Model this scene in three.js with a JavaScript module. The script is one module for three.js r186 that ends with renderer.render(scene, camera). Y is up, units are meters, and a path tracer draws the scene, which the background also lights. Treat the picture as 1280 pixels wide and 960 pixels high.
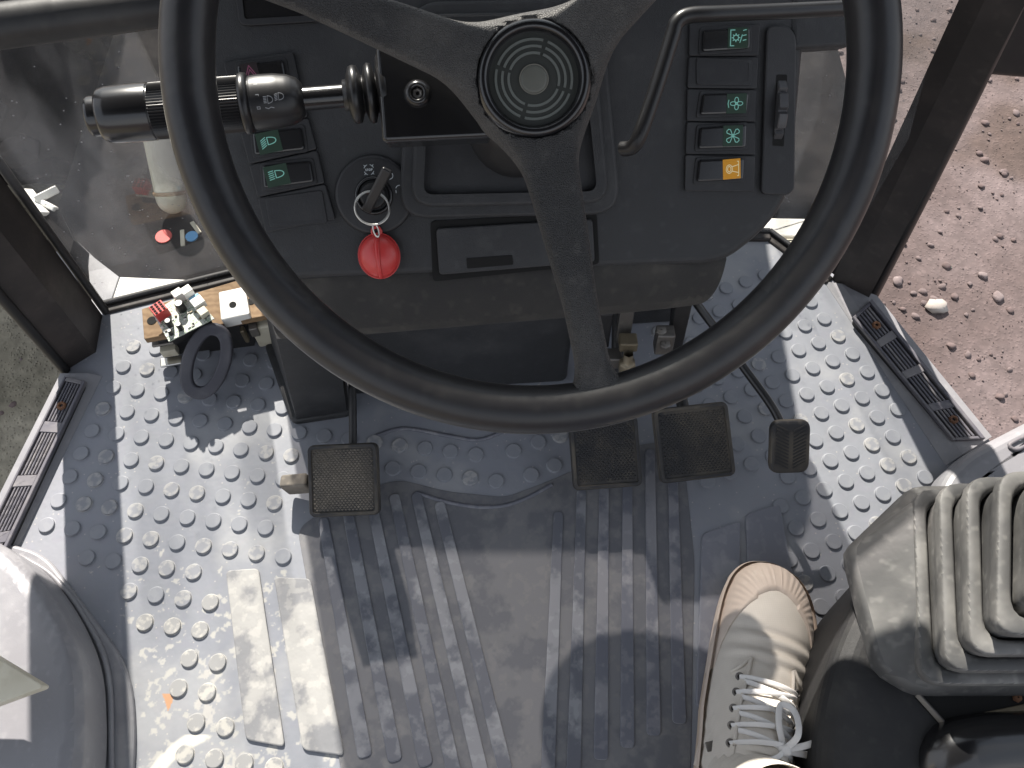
import * as THREE from 'three';
import { RoundedBoxGeometry } from 'three/addons/geometries/RoundedBoxGeometry.js';
import { MarchingCubes } from 'three/addons/objects/MarchingCubes.js';
import { mergeGeometries, mergeVertices, toCreasedNormals } from 'three/addons/utils/BufferGeometryUtils.js';

// ---------------------------------------------------------------- camera, sky, sun, exposure
const scene = new THREE.Scene();
const camera = new THREE.PerspectiveCamera(48.97, 4 / 3, 0.02, 500);
camera.position.set(0, 1.05, 0);
camera.lookAt(0, 1.05 - Math.sin(1.0821), -Math.cos(1.0821));
const renderer = new THREE.WebGLRenderer({ antialias: true });
renderer.toneMapping = THREE.LinearToneMapping;
renderer.toneMappingExposure = 3.0;
renderer.shadowMap.enabled = true;
const sunDir = new THREE.Vector3(-0.204, 0.616, -0.761).normalize();
{ // clear hazy sky, paler towards the horizon and round the sun
  const n = 512, m = 256, d = new Float32Array(n * m * 4), h2 = (x, y) => { const q = Math.sin(x * 127.1 + y * 311.7) * 43758.5453; return q - Math.floor(q); };
  const vn = (x, y, p) => { const a = Math.floor(x), b = Math.floor(y), f = x - a, g = y - b, u = f * f * (3 - 2 * f), v = g * g * (3 - 2 * g), A = ((a % p) + p) % p, B = ((a + 1) % p + p) % p; return (h2(A, b) * (1 - u) + h2(B, b) * u) * (1 - v) + (h2(A, b + 1) * (1 - u) + h2(B, b + 1) * u) * v; };
  for (let y = 0; y < m; y++) for (let x = 0; x < n; x++) {
    const el = (y + 0.5) / m * Math.PI - Math.PI / 2, az = (x + 0.5) / n * 2 * Math.PI - Math.PI, dir = new THREE.Vector3(Math.cos(el) * Math.cos(az), Math.sin(el), Math.cos(el) * Math.sin(az));
    const t = Math.pow(Math.max(0, Math.sin(el)), 0.5), s = Math.max(0, dir.dot(sunDir)), glow = 0.12 * Math.pow(s, 6) + 0.4 * Math.pow(s, 60);
    let cl = 0, a = 0.5, p = 8; for (let k = 0; k < 5; k++) { cl += a * vn(x / n * p, y / m * p * 0.9 + k * 7, p); a *= 0.55; p *= 2; } cl = Math.min(1, Math.max(0, (cl - 0.5) * 3.2)) * 0.6;
    const o = (y * n + x) * 4, lo = [0.45, 0.455, 0.46], hi = [0.205, 0.235, 0.29];
    for (let k = 0; k < 3; k++) { const c = lo[k] * (1 - t) + hi[k] * t + glow * [1, 0.96, 0.9][k]; d[o + k] = el < 0 ? 0.14 : c * (1 - cl) + 0.44 * cl; } d[o + 3] = 1; }
  const st = new THREE.DataTexture(d, n, m, THREE.RGBAFormat, THREE.FloatType); st.mapping = THREE.EquirectangularReflectionMapping; st.magFilter = st.minFilter = THREE.LinearFilter; st.needsUpdate = true; st.name = 'sky'; scene.background = st; scene.environment = st; }
const sun = new THREE.DirectionalLight(0xfff6ec, 4.3);
sun.position.copy(sunDir).multiplyScalar(12); sun.castShadow = true;
Object.assign(sun.shadow.camera, { left: -3, right: 3, top: 3, bottom: -3, near: 1, far: 30 }); sun.shadow.mapSize.set(4096, 4096);
sun.shadow.radius = 1.3;
scene.add(sun, sun.target);

// ---------------------------------------------------------------- helpers
let seed = 20240611;
const rnd = () => { seed = (seed + 0x6D2B79F5) | 0; let t = Math.imul(seed ^ (seed >>> 15), 1 | seed); t = (t + Math.imul(t ^ (t >>> 7), 61 | t)) ^ t; return ((t ^ (t >>> 14)) >>> 0) / 4294967296; };
const rr = (a, b) => a + (b - a) * rnd();
const V = (x, y, z) => new THREE.Vector3(x, y, z);
const VA = a => new THREE.Vector3(a[0], a[1], a[2]);
const clamp = (x, a = 0, b = 1) => Math.min(b, Math.max(a, x));
const sstep = (a, b, x) => { const t = clamp((x - a) / (b - a)); return t * t * (3 - 2 * t); };
const mix = (a, b, t) => a + (b - a) * t;
const hash = (x, y, s) => { let h = Math.imul(x, 374761393) + Math.imul(y, 668265263) + Math.imul(s, 1442695041); h = Math.imul(h ^ (h >>> 13), 1274126177); return ((h ^ (h >>> 16)) >>> 0) / 4294967296; };
function vnoise(x, y, per, s) { const xi = Math.floor(x), yi = Math.floor(y), fx = x - xi, fy = y - yi, u = fx * fx * (3 - 2 * fx), v = fy * fy * (3 - 2 * fy), w = k => ((k % per) + per) % per;
  return mix(mix(hash(w(xi), w(yi), s), hash(w(xi + 1), w(yi), s), u), mix(hash(w(xi), w(yi + 1), s), hash(w(xi + 1), w(yi + 1), s), u), v); }
function fbm(u, v, per, oct, s) { let a = 0.5, t = 0, n = 0, p = per; for (let i = 0; i < oct; i++) { t += a * vnoise(u * p, v * p, p, s + i * 17); n += a; a *= 0.55; p *= 2; } return t / n; }
const S8 = c => Math.round(255 * clamp(c <= 0.0031308 ? 12.92 * c : 1.055 * Math.pow(c, 1 / 2.4) - 0.055));
function tex(n, fn, { srgb = true, size = 1, m = n } = {}) { // fn(u, v) -> linear [r, g, b]; size = metres for one repeat
  const d = new Uint8Array(n * m * 4);
  for (let j = 0; j < m; j++) for (let i = 0; i < n; i++) { const c = fn(i / n, j / m), o = (j * n + i) * 4; for (let k = 0; k < 3; k++) d[o + k] = srgb ? S8(c[k]) : Math.round(255 * clamp(c[k])); d[o + 3] = 255; }
  const t = new THREE.DataTexture(d, n, m); t.wrapS = t.wrapT = THREE.RepeatWrapping; t.magFilter = THREE.LinearFilter; t.minFilter = THREE.LinearMipmapLinearFilter; t.generateMipmaps = true;
  t.colorSpace = srgb ? THREE.SRGBColorSpace : THREE.NoColorSpace; t.repeat.set(1 / size, 1 / size); t.needsUpdate = true; return t;
}
const g3 = x => [x, x, x];
const scl = (c, k) => c.map(x => x * k);
const mixc = (a, b, t) => [mix(a[0], b[0], t), mix(a[1], b[1], t), mix(a[2], b[2], t)];
function worley(u, v, per, s) { const x = u * per, y = v * per, xi = Math.floor(x), yi = Math.floor(y); let a = 9, b = 9; const w = k => ((k % per) + per) % per;
  for (let j = -1; j < 2; j++) for (let i = -1; i < 2; i++) { const cx = xi + i, cy = yi + j, dx = cx + hash(w(cx), w(cy), s) - x, dy = cy + hash(w(cx), w(cy), s + 5) - y, d = Math.hypot(dx, dy); if (d < a) { b = a; a = d; } else if (d < b) b = d; }
  return [a, b]; }

// fine relief maps, shared
const grainBump = tex(256, (u, v) => { const [a, b] = worley(u, v, 60, 3); return g3(0.6 * clamp((b - a) * 1.6) + 0.4 * fbm(u, v, 32, 3, 9)); }, { srgb: false, size: 0.06 });
const leatherBump = tex(512, (u, v) => { const [a, b] = worley(u + 0.02 * fbm(u, v, 16, 2, 5), v + 0.02 * fbm(u, v, 16, 2, 6), 64, 11); return g3(clamp((b - a) * 2.2)); }, { srgb: false, size: 0.085 });
const softBump = tex(256, (u, v) => g3(fbm(u, v, 8, 5, 21)), { srgb: false, size: 0.2 });
const dustNoise = (lo, hi, s, lift, tone) => tex(256, (u, v) => { const a = fbm(u, v, 5, 5, s), b = fbm(u, v, 40, 2, s + 50); return mixc(lo, hi, clamp(sstep(0.42 - lift, 0.85, a) * 0.8 + sstep(0.62, 0.9, b) * 0.35)).map((c, k) => c * (tone ? tone[k] : 1)); }, { size: 0.3 });
const roughNoise = (lo, hi, s) => tex(256, (u, v) => g3(mix(lo, hi, fbm(u, v, 6, 5, s))), { srgb: false, size: 0.3 });

function mat(o) { const m = new THREE.MeshPhysicalMaterial(o); return m; }
const lin = (r, g, b) => new THREE.Color().setRGB(r, g, b);
const white = lin(1, 1, 1);
const M = {
  dash: mat({ map: dustNoise([0.020, 0.021, 0.0235], [0.044, 0.0445, 0.046], 31, 0.02), roughness: 0.62, roughnessMap: roughNoise(0.85, 1, 5), bumpMap: grainBump, bumpScale: 0.0003 }),
  dashDusty: mat({ map: dustNoise([0.022, 0.0215, 0.021], [0.056, 0.052, 0.046], 77, 0.06), roughness: 0.85, bumpMap: grainBump, bumpScale: 0.0003 }),
  panel: mat({ map: dustNoise([0.012, 0.0125, 0.0145], [0.028, 0.028, 0.03], 41, 0), roughness: 0.5, bumpMap: grainBump, bumpScale: 0.00015 }),
  blackGloss: mat({ color: lin(0.010, 0.010, 0.011), roughness: 0.22, clearcoat: 0.4, clearcoatRoughness: 0.15 }),
  black: mat({ map: dustNoise([0.011, 0.011, 0.012], [0.03, 0.029, 0.028], 55, 0), roughness: 0.48, bumpMap: softBump, bumpScale: 0.0004 }),
  rod: mat({ color: lin(0.012, 0.012, 0.013), roughness: 0.33, bumpMap: softBump, bumpScale: 0.0003 }),
  gap: mat({ color: lin(0.004, 0.004, 0.004), roughness: 0.9 }),
  rim: mat({ map: dustNoise([0.011, 0.011, 0.013], [0.028, 0.027, 0.027], 61, 0.03), roughness: 0.42, roughnessMap: roughNoise(0.75, 1, 15), bumpMap: softBump, bumpScale: 0.0006, sheen: 0.25, sheenColor: lin(0.5, 0.48, 0.44), sheenRoughness: 0.5 }),
  leather: mat({ map: dustNoise([0.024, 0.024, 0.025], [0.075, 0.072, 0.068], 62, 0.05), roughness: 0.6, bumpMap: leatherBump, bumpScale: 0.00045, sheen: 0.2, sheenColor: lin(0.5, 0.48, 0.44), sheenRoughness: 0.5 }),
  chrome: mat({ color: lin(0.62, 0.61, 0.58), metalness: 1, roughness: 0.28 }),
  steel: mat({ map: dustNoise([0.16, 0.15, 0.14], [0.3, 0.28, 0.25], 71, 0), metalness: 0.8, roughness: 0.5 }),
  rust: mat({ map: dustNoise([0.10, 0.05, 0.03], [0.25, 0.12, 0.06], 72, 0.1), metalness: 0.3, roughness: 0.8 }),
  brass: mat({ map: dustNoise([0.15, 0.125, 0.085], [0.29, 0.25, 0.18], 73, 0.1), metalness: 0.5, roughness: 0.42 }),
  pillar: mat({ map: dustNoise([0.018, 0.0145, 0.0135], [0.045, 0.036, 0.033], 81, 0.05), roughness: 0.6, bumpMap: softBump, bumpScale: 0.0008 }),
  seal: mat({ color: lin(0.008, 0.008, 0.009), roughness: 0.6 }),
  trim: mat({ map: dustNoise([0.20, 0.20, 0.215], [0.29, 0.29, 0.30], 91, 0.05), roughness: 0.42, bumpMap: grainBump, bumpScale: 0.0001 }),
  grille: mat({ map: dustNoise([0.085, 0.083, 0.10], [0.19, 0.18, 0.18], 92, 0.05), roughness: 0.6, bumpMap: softBump, bumpScale: 0.0006 }),
  boot: mat({ map: dustNoise([0.066, 0.066, 0.066], [0.20, 0.195, 0.185], 101, 0.06), roughness: 0.6, bumpMap: softBump, bumpScale: 0.0008 }),
  console: mat({ map: dustNoise([0.010, 0.010, 0.011], [0.034, 0.033, 0.031], 103, -0.02), roughness: 0.66, bumpMap: grainBump, bumpScale: 0.0002 }),
  padRubber: mat({ map: dustNoise([0.020, 0.020, 0.022], [0.10, 0.085, 0.065], 111, 0.05), roughness: 0.7, bumpMap: softBump, bumpScale: 0.0008 }),
  padDusty: mat({ map: dustNoise([0.085, 0.077, 0.068], [0.27, 0.235, 0.19], 112, 0.15), roughness: 0.85 }),
  fob: mat({ map: dustNoise([0.50, 0.030, 0.030], [0.62, 0.09, 0.08], 121, 0.02), roughness: 0.38, clearcoat: 0.25, clearcoatRoughness: 0.3 }),
  creamPaint: mat({ map: dustNoise([0.55, 0.52, 0.42], [0.40, 0.36, 0.27], 131, 0.05), roughness: 0.55 }),
  whitePaint: mat({ map: dustNoise([0.62, 0.61, 0.58], [0.45, 0.43, 0.39], 132, 0.02), roughness: 0.45 }),
  whitePlastic: mat({ color: lin(0.75, 0.74, 0.70), roughness: 0.4 }),
  wood: mat({ map: tex(256, (u, v) => { const g = fbm(u * 1, v, 4, 4, 7), s = 0.5 + 0.5 * Math.sin((v * 40 + g * 9) * 2); return mixc([0.17, 0.105, 0.055], [0.27, 0.18, 0.10], 0.6 * s + 0.4 * fbm(u, v, 32, 3, 8)); }, { size: 0.12 }), roughness: 0.8 }),
  pcb: mat({ map: tex(256, (u, v) => { const a = vnoise(u * 40, v * 40, 40, 3), b = vnoise(u * 90, v * 90, 90, 4); return b > 0.6 ? [0.6, 0.59, 0.55] : a > 0.62 ? [0.16, 0.24, 0.15] : [0.42, 0.45, 0.38]; }, { size: 0.07 }), roughness: 0.45 }),
  redPlastic: mat({ color: lin(0.55, 0.06, 0.055), roughness: 0.45 }),
  bluePlastic: mat({ color: lin(0.20, 0.42, 0.62), roughness: 0.5 }),
  gasket: mat({ map: dustNoise([0.045, 0.045, 0.058], [0.10, 0.10, 0.11], 141, 0.02), roughness: 0.6 }),
  tank: mat({ map: dustNoise([0.010, 0.0095, 0.0105], [0.024, 0.022, 0.022], 151, 0.08), roughness: 0.95, specularIntensity: 0.3 }),
  canvas: mat({ map: tex(512, (u, v) => { const w = 0.5 + 0.25 * Math.sin(u * 402) + 0.25 * Math.sin(v * 402); return mixc([0.53, 0.485, 0.43], [0.66, 0.615, 0.55], 0.75 * fbm(u, v, 6, 5, 161) + 0.25 * w); }, { size: 0.16 }), roughness: 0.92, bumpMap: tex(512, (u, v) => g3(0.5 + 0.25 * Math.sin(u * 1005) + 0.25 * Math.sin(v * 1005) * 1), { srgb: false, size: 0.16 }), bumpScale: 0.0002, sheen: 0.3, sheenColor: lin(0.6, 0.58, 0.5) }),
  gum: mat({ map: dustNoise([0.55, 0.46, 0.39], [0.63, 0.55, 0.48], 171, 0.05), roughness: 0.65 }),
  gumSole: mat({ map: dustNoise([0.44, 0.34, 0.26], [0.54, 0.44, 0.35], 172, 0.05), roughness: 0.7 }),
  lace: mat({ color: lin(0.66, 0.65, 0.64), roughness: 0.9, bumpMap: grainBump, bumpScale: 0.0002 }),
  denim: mat({ color: lin(0.05, 0.06, 0.09), roughness: 0.95 }),
};
for (const k in M) M[k].name = k;

// box-projected uv in metres, so that every map keeps its real size
function metric(g, ox = 0, oy = 0) {
  if (g.index) g = g.toNonIndexed();
  const p = g.attributes.position, nn = g.attributes.normal, uv = new Float32Array(p.count * 2);
  for (let i = 0; i < p.count; i += 3) {
    let nx = 0, ny = 0, nz = 0; for (let k = 0; k < 3; k++) { nx += Math.abs(nn.getX(i + k)); ny += Math.abs(nn.getY(i + k)); nz += Math.abs(nn.getZ(i + k)); }
    for (let k = 0; k < 3; k++) { const x = p.getX(i + k), y = p.getY(i + k), z = p.getZ(i + k); const [a, b] = ny >= nx && ny >= nz ? [x, z] : nx >= nz ? [z, y] : [x, y]; uv[(i + k) * 2] = a + ox; uv[(i + k) * 2 + 1] = b + oy; }
  }
  g.setAttribute('uv', new THREE.BufferAttribute(uv, 2)); return g;
}
const taken = {};
function numbered(n) { taken[n] = (taken[n] ?? -1) + 1; return taken[n] ? n + '_' + String(taken[n]).padStart(3, '0') : n; }
function mesh(name, g, m, parent, uv = true) {
  if (uv) g = metric(g, rr(0, 3), rr(0, 3));
  const o = new THREE.Mesh(g, m); o.name = parent ? name : numbered(name); o.castShadow = o.receiveShadow = true; (parent || scene).add(o); return o;
}
function thing(name, label, category, group, pos) { const o = new THREE.Group(); o.name = numbered(name); o.userData = { label, category }; if (group) o.userData.group = group; if (pos) o.position.set(...pos); scene.add(o); return o; }
function tag(o, label, category, group) { Object.assign(o.userData, { label, category }); if (group) o.userData.group = group; return o; }
function struct(o, label) { o.userData.kind = 'structure'; if (label) o.userData.label = label; return o; }
function sub(name, parent) { const o = new THREE.Group(); o.name = name; parent.add(o); return o; }
// rounded polygon as a Shape, points [x, y], one radius or one for each corner
function poly(pts, r = 0) {
  const s = new THREE.Shape(), n = pts.length;
  for (let i = 0; i < n; i++) {
    const p = new THREE.Vector2(...pts[i]), a = new THREE.Vector2(...pts[(i + n - 1) % n]), b = new THREE.Vector2(...pts[(i + 1) % n]);
    const ri = Math.min(Array.isArray(r) ? r[i] : r, 0.48 * p.distanceTo(a), 0.48 * p.distanceTo(b));
    const p0 = p.clone().add(a.sub(p).setLength(ri)), p1 = p.clone().add(b.sub(p).setLength(ri));
    if (ri < 1e-5) { i ? s.lineTo(p.x, p.y) : s.moveTo(p.x, p.y); continue; }
    i ? s.lineTo(p0.x, p0.y) : s.moveTo(p0.x, p0.y); s.quadraticCurveTo(p.x, p.y, p1.x, p1.y);
  }
  s.closePath(); return s;
}
function inset(pts, d) { // moves every side of a convex polygon inward by d
  const n = pts.length; let A = 0; for (let i = 0; i < n; i++) { const [x, y] = pts[i], [X, Y] = pts[(i + 1) % n]; A += x * Y - X * y; }
  const sg = Math.sign(A); const L = pts.map((p, i) => { const q = pts[(i + 1) % n], dx = q[0] - p[0], dy = q[1] - p[1], l = Math.hypot(dx, dy); return { p: [p[0] - sg * dy / l * d, p[1] + sg * dx / l * d], d: [dx, dy] }; });
  return L.map((b, i) => { const a = L[(i + n - 1) % n], den = a.d[0] * b.d[1] - a.d[1] * b.d[0], t = ((b.p[0] - a.p[0]) * b.d[1] - (b.p[1] - a.p[1]) * b.d[0]) / den; return [a.p[0] + a.d[0] * t, a.p[1] + a.d[1] * t]; });
}
function plate(shape, z0, z1, bevel = 0.001, seg = 2, curve = 6) { // outline kept as the outermost silhouette
  const g = new THREE.ExtrudeGeometry(shape, { depth: Math.max(1e-4, z1 - z0 - 2 * bevel), bevelEnabled: bevel > 0, bevelSize: bevel, bevelThickness: bevel, bevelOffset: -bevel, bevelSegments: seg, curveSegments: curve });
  g.translate(0, 0, z0 + bevel); return g;
}
const flat = g => g.rotateX(-Math.PI / 2); // shape (x, y) -> ground (x, -z)
const gp = pts => pts.map(p => [p[0], -p[1]]); // ground [x, z] -> shape
function tube(pts, r, seg = 40, rad = 10, closed = false, ten = 0.5) { return new THREE.TubeGeometry(new THREE.CatmullRomCurve3(pts.map(p => Array.isArray(p) ? VA(p) : p), closed, 'catmullrom', ten), seg, r, rad, closed); }
const lathe = (prof, seg = 40) => new THREE.LatheGeometry(prof.map(p => new THREE.Vector2(p[0], p[1])), seg);
function along(g, a, b) { // geometry built along +y from 0, laid from a towards b
  const d = b.clone().sub(a).normalize(); return g.applyQuaternion(new THREE.Quaternion().setFromUnitVectors(V(0, 1, 0), d)).translate(a.x, a.y, a.z); }
const rbox = (w, h, d, r = 0.002, s = 2) => new RoundedBoxGeometry(w, h, d, s, Math.min(r, w / 2.05, h / 2.05, d / 2.05));
function grid(nu, nv, fn, closeU = false) { // smooth sheet: fn(u, v) -> [x, y, z]
  const pos = [], idx = []; for (let j = 0; j <= nv; j++) for (let i = 0; i <= nu; i++) pos.push(...fn(i / nu, j / nv));
  for (let j = 0; j < nv; j++) for (let i = 0; i < nu; i++) { const a = j * (nu + 1) + i, b = a + 1, c = a + nu + 1, d = c + 1; idx.push(a, b, d, a, d, c); }
  let g = new THREE.BufferGeometry(); g.setAttribute('position', new THREE.Float32BufferAttribute(pos, 3)); g.setIndex(idx);
  if (closeU) g = mergeVertices(g, 1e-6); g.computeVertexNormals(); g.setAttribute('uv', new THREE.Float32BufferAttribute(new Float32Array(g.attributes.position.count * 2), 2)); return g;
}
function prismBetween(lo, hi, cap = true) { // closed solid between two loops of 3D points
  const n = lo.length, tri = []; for (let i = 0; i < n; i++) { const j = (i + 1) % n; tri.push(lo[i], lo[j], hi[j], lo[i], hi[j], hi[i]); }
  for (let i = 1; i < n - 1; i++) { tri.push(hi[0], hi[i], hi[i + 1], lo[0], lo[i + 1], lo[i]); }
  const g = new THREE.BufferGeometry(); g.setAttribute('position', new THREE.Float32BufferAttribute(tri.flat(), 3)); g.computeVertexNormals(); g.setAttribute('uv', new THREE.Float32BufferAttribute(new Float32Array(tri.length * 2), 2)); return g;
}
const merge = list => mergeGeometries(list.map(g => { g = g.index ? g.toNonIndexed() : g; for (const k of Object.keys(g.attributes)) if (!['position', 'normal', 'uv'].includes(k)) g.deleteAttribute(k); return g; }));

// ================================================================ the setting
// ground a good metre below the cab floor
const gravelCol = tex(1024, (u, v) => { const a = fbm(u, v, 5, 6, 201), b = fbm(u, v, 60, 3, 202), [w] = worley(u, v, 70, 203); let c = mixc([0.074, 0.053, 0.049], [0.142, 0.112, 0.110], clamp(a * 1.7 - 0.35)); c = mixc(c, [0.055, 0.036, 0.027], sstep(0.5, 0.66, fbm(u, v, 3, 4, 209)) * 0.75); return scl(c, 0.72 + 0.5 * b + (w < 0.28 ? 0.22 * hash(Math.floor(u * 70), Math.floor(v * 70), 4) : 0)); }, { size: 1.6 });
const gravelBump = tex(512, (u, v) => { const [w] = worley(u, v, 90, 213), k = hash(Math.floor(u * 90), Math.floor(v * 90), 8); return g3(0.75 * fbm(u, v, 12, 7, 214) + 0.25 * (k > 0.6 ? clamp(1 - w * 2.2) : 0)); }, { srgb: false, size: 0.8 });
M.ground = mat({ name: 'ground', map: gravelCol, roughness: 0.95, bumpMap: gravelBump, bumpScale: 0.006 });
M.stone = mat({ name: 'stone', map: dustNoise([0.12, 0.092, 0.09], [0.23, 0.19, 0.185], 221, 0.1), roughness: 0.9 });
M.stonePale = mat({ name: 'stone_pale', map: dustNoise([0.26, 0.23, 0.21], [0.36, 0.33, 0.3], 222, 0.1), roughness: 0.9 });
const GY = -0.95;
M.stoneDark = mat({ name: 'stone_dark', map: dustNoise([0.085, 0.06, 0.056], [0.155, 0.12, 0.118], 223, 0.1), roughness: 0.95 });
M.tanGravel = mat({ name: 'tan_gravel', map: tex(512, (u, v) => { const a = fbm(u, v, 6, 6, 241), b = fbm(u, v, 50, 3, 242); return scl(mixc([0.14, 0.125, 0.09], [0.27, 0.245, 0.19], clamp(a * 1.8 - 0.4)), 0.65 + 0.6 * b); }, { size: 1.1 }), roughness: 0.95, bumpMap: gravelBump, bumpScale: 0.014 });
const ground = mesh('ground', metric(new THREE.PlaneGeometry(300, 300, 1, 1).rotateX(-Math.PI / 2)), M.ground, null, false); ground.position.y = GY; struct(ground);
const verge = mesh('gravel_path', metric(flat(plate(poly(gp([[-0.5, 6], [-0.6, -9], [-9, -9], [-9, 6]])), 0, 0.004, 0, 1))), M.tanGravel, null, false); verge.position.y = GY; struct(verge);
function pebble(r, k) { const g = mergeVertices(new THREE.IcosahedronGeometry(r, 1).deleteAttribute('normal').deleteAttribute('uv')); const p = g.attributes.position;
  for (let i = 0; i < p.count; i++) { const f = 0.75 + 0.5 * hash(i, k, 9); p.setXYZ(i, p.getX(i) * f * 1.25, p.getY(i) * f * 0.6, p.getZ(i) * f); } g.computeVertexNormals(); g.setAttribute('uv', new THREE.Float32BufferAttribute(new Float32Array(p.count * 2), 2)); return g; }
{ // loose gravel nobody could count
  const kinds = [pebble(0.010, 1), pebble(0.010, 2)];
  kinds.forEach((g, k) => { const n = 3200, im = new THREE.InstancedMesh(metric(g), k ? M.stone : M.stoneDark, n); im.name = numbered('gravel'); const m4 = new THREE.Matrix4(), q = new THREE.Quaternion();
    for (let i = 0; i < n; i++) { const side = rnd() < 0.75, x = side ? rr(0.55, 2.6) : rr(-2.6, -0.75), z = rr(-2.6, 0.6), s = Math.pow(rnd(), 6) * 1.0 + 0.13; q.setFromEuler(new THREE.Euler(rr(-0.4, 0.4), rr(0, 6.3), rr(-0.4, 0.4))); m4.compose(V(x, GY + 0.002, z), q, V(s, s, s)); im.setMatrixAt(i, m4); }
    im.userData = { kind: 'stuff', label: k ? 'pale loose gravel chips strewn over the reddish ground' : 'reddish brown loose gravel chips strewn over the ground', category: 'gravel' }; im.castShadow = im.receiveShadow = true; scene.add(im); });
  const big = [[1170, 385, 0.024, 'flat pale stone lying on the reddish ground beside the vent strip'], [1240, 350, 0.015, 'small grey stone on the reddish ground beyond the pale flat stone'], [1232, 348, 0.012, 'tiny dark stone touching the small grey stone on the ground'], [1118, 350, 0.014, 'brown stone on the ground close to the door pillar']];
  const spots = [[1.1964,-0.95,-1.3063], [1.3774,-0.95,-1.3414], [1.356,-0.95,-1.416], [1.1051,-0.95,-1.3965]];
  big.forEach((b, k) => { const o = mesh('stone', pebble(b[2], 30 + k), k === 0 ? M.stonePale : M.stone); o.position.set(...spots[k]); o.position.y += b[2] * 0.3; o.rotation.y = k * 1.3; tag(o, b[3], 'stone', 'stones beside the machine'); });
}

// ---------------------------------------------------------------- cab floor with moulded rubber mat
const FX0 = -0.95, FW = 1.9, FZ0 = -1.0, FH = 1.6;
const footZone = (x, z) => Math.exp(-(((x + 0.33) / 0.17) ** 2 + ((z + 0.12) / 0.2) ** 2));
function floorColour(x, z) {
  const u = x * 1.1 + 3, v = z * 1.1 + 3, f = (k, s) => fbm((u * k / 8) % 1, (v * k / 8) % 1, 8, 5, s);
  let c = mixc([0.185, 0.195, 0.225], [0.225, 0.235, 0.26], f(6, 301));
  c = mixc(c, [0.36, 0.36, 0.355], 0.35 * sstep(0.52, 0.75, f(11, 302)));                                        // dried film of dust
  const fz = footZone(x, z), chip = f(60, 304) * 0.6 + f(150, 305) * 0.4;
  c = mixc(c, [0.40, 0.39, 0.36], sstep(0.70 - 0.17 * fz, 0.75 - 0.17 * fz, chip) * 0.75);  // dried mud flakes
  const spk = hash(Math.floor(x * 900), Math.floor(z * 900), 7); if (spk > 0.9975) c = mixc(c, [0.5, 0.46, 0.4], 0.7);
  const arc = Math.abs(Math.hypot(x + 0.33, z + 0.02) - 0.085); if (x < -0.345 && z > -0.1) c = mixc(c, [0.55, 0.53, 0.47], (1 - sstep(0.006, 0.01, arc)) * sstep(0.35, 0.5, f(50, 306)));
  const lx = x + 0.404, lz = z + 0.135; if (lz > -0.010 && lz < 0.010 && Math.abs(lx - 0.15 * lz) < 0.006 * (0.010 - lz) / 0.016) c = [0.42, 0.22, 0.12];
  return c;
}
const floorTex = tex(1400, (u, v) => floorColour(FX0 + u * FW, FZ0 + v * FH), { size: 1, m: 1180 });
M.floor = mat({ name: 'floor_rubber', map: floorTex, roughness: 0.6, bumpMap: tex(512, (u, v) => g3(0.6 * fbm(u, v, 6, 5, 311) + 0.4 * fbm(u, v, 64, 2, 312)), { srgb: false, size: 1 }), bumpScale: 0.0005 });
M.floor.bumpMap.repeat.set(5, 4);
function floorUV(g) { if (g.index) g = g.toNonIndexed(); const p = g.attributes.position, uv = new Float32Array(p.count * 2); for (let i = 0; i < p.count; i++) { uv[2 * i] = (p.getX(i) - FX0) / FW; uv[2 * i + 1] = (p.getZ(i) - FZ0) / FH; } g.setAttribute('uv', new THREE.BufferAttribute(uv, 2)); return g; }
const floorOutline = [[-0.66, 0.58], [-0.668, -0.36], [-0.632, -0.58], [-0.606, -0.70], [-0.40, -0.765], [0.40, -0.835], [0.50, -0.735], [0.652, -0.47], [0.70, -0.36], [0.70, 0.58]];
const floor = mesh('cab_floor', floorUV(flat(plate(poly(gp(floorOutline)), -0.03, 0, 0.001, 1))), M.floor, null, false); struct(floor, 'grey rubber cab floor mat moulded with round studs and ribs');
const studMats = [[0.195, 0.205, 0.232, 0.05], [0.21, 0.217, 0.238, 0.3], [0.26, 0.26, 0.26, 0.6]].map(([r, g, b, d], k) => mat({ name: 'stud_' + ['clean', 'dusty', 'muddy'][k], map: tex(128, (u, v) => mixc([r, g, b], [0.50, 0.48, 0.43], d * sstep(0.42, 0.6, fbm(u, v, 5, 5, 320 + k))), { size: 0.05 }), roughness: [0.6, 0.7, 0.8][k] }));
const studGeos = [0, 1, 2].map(k => { const g = lathe([[0, 0.0032], [0.0093, 0.0032], [0.0100, 0.0028], [0.0104, 0.0004], [0.0116, -0.0002]], 24); return metric(toCreasedNormals(g, 0.45), k * 0.17, k * 0.23); });
const ringMat = M.floor;
function stud(x, z) {
  const fz = footZone(x, z), t = fz * 1.15 + rr(-0.25, 0.3), m = studMats[t > 0.55 ? 2 : t > 0.22 ? 1 : 0];
  const o = new THREE.Mesh(studGeos[Math.floor(rnd() * 3)], m); o.name = 'stud'; o.position.set(x, 0, z); o.rotation.y = rr(0, 6); o.castShadow = o.receiveShadow = true; floor.add(o);
}
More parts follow.
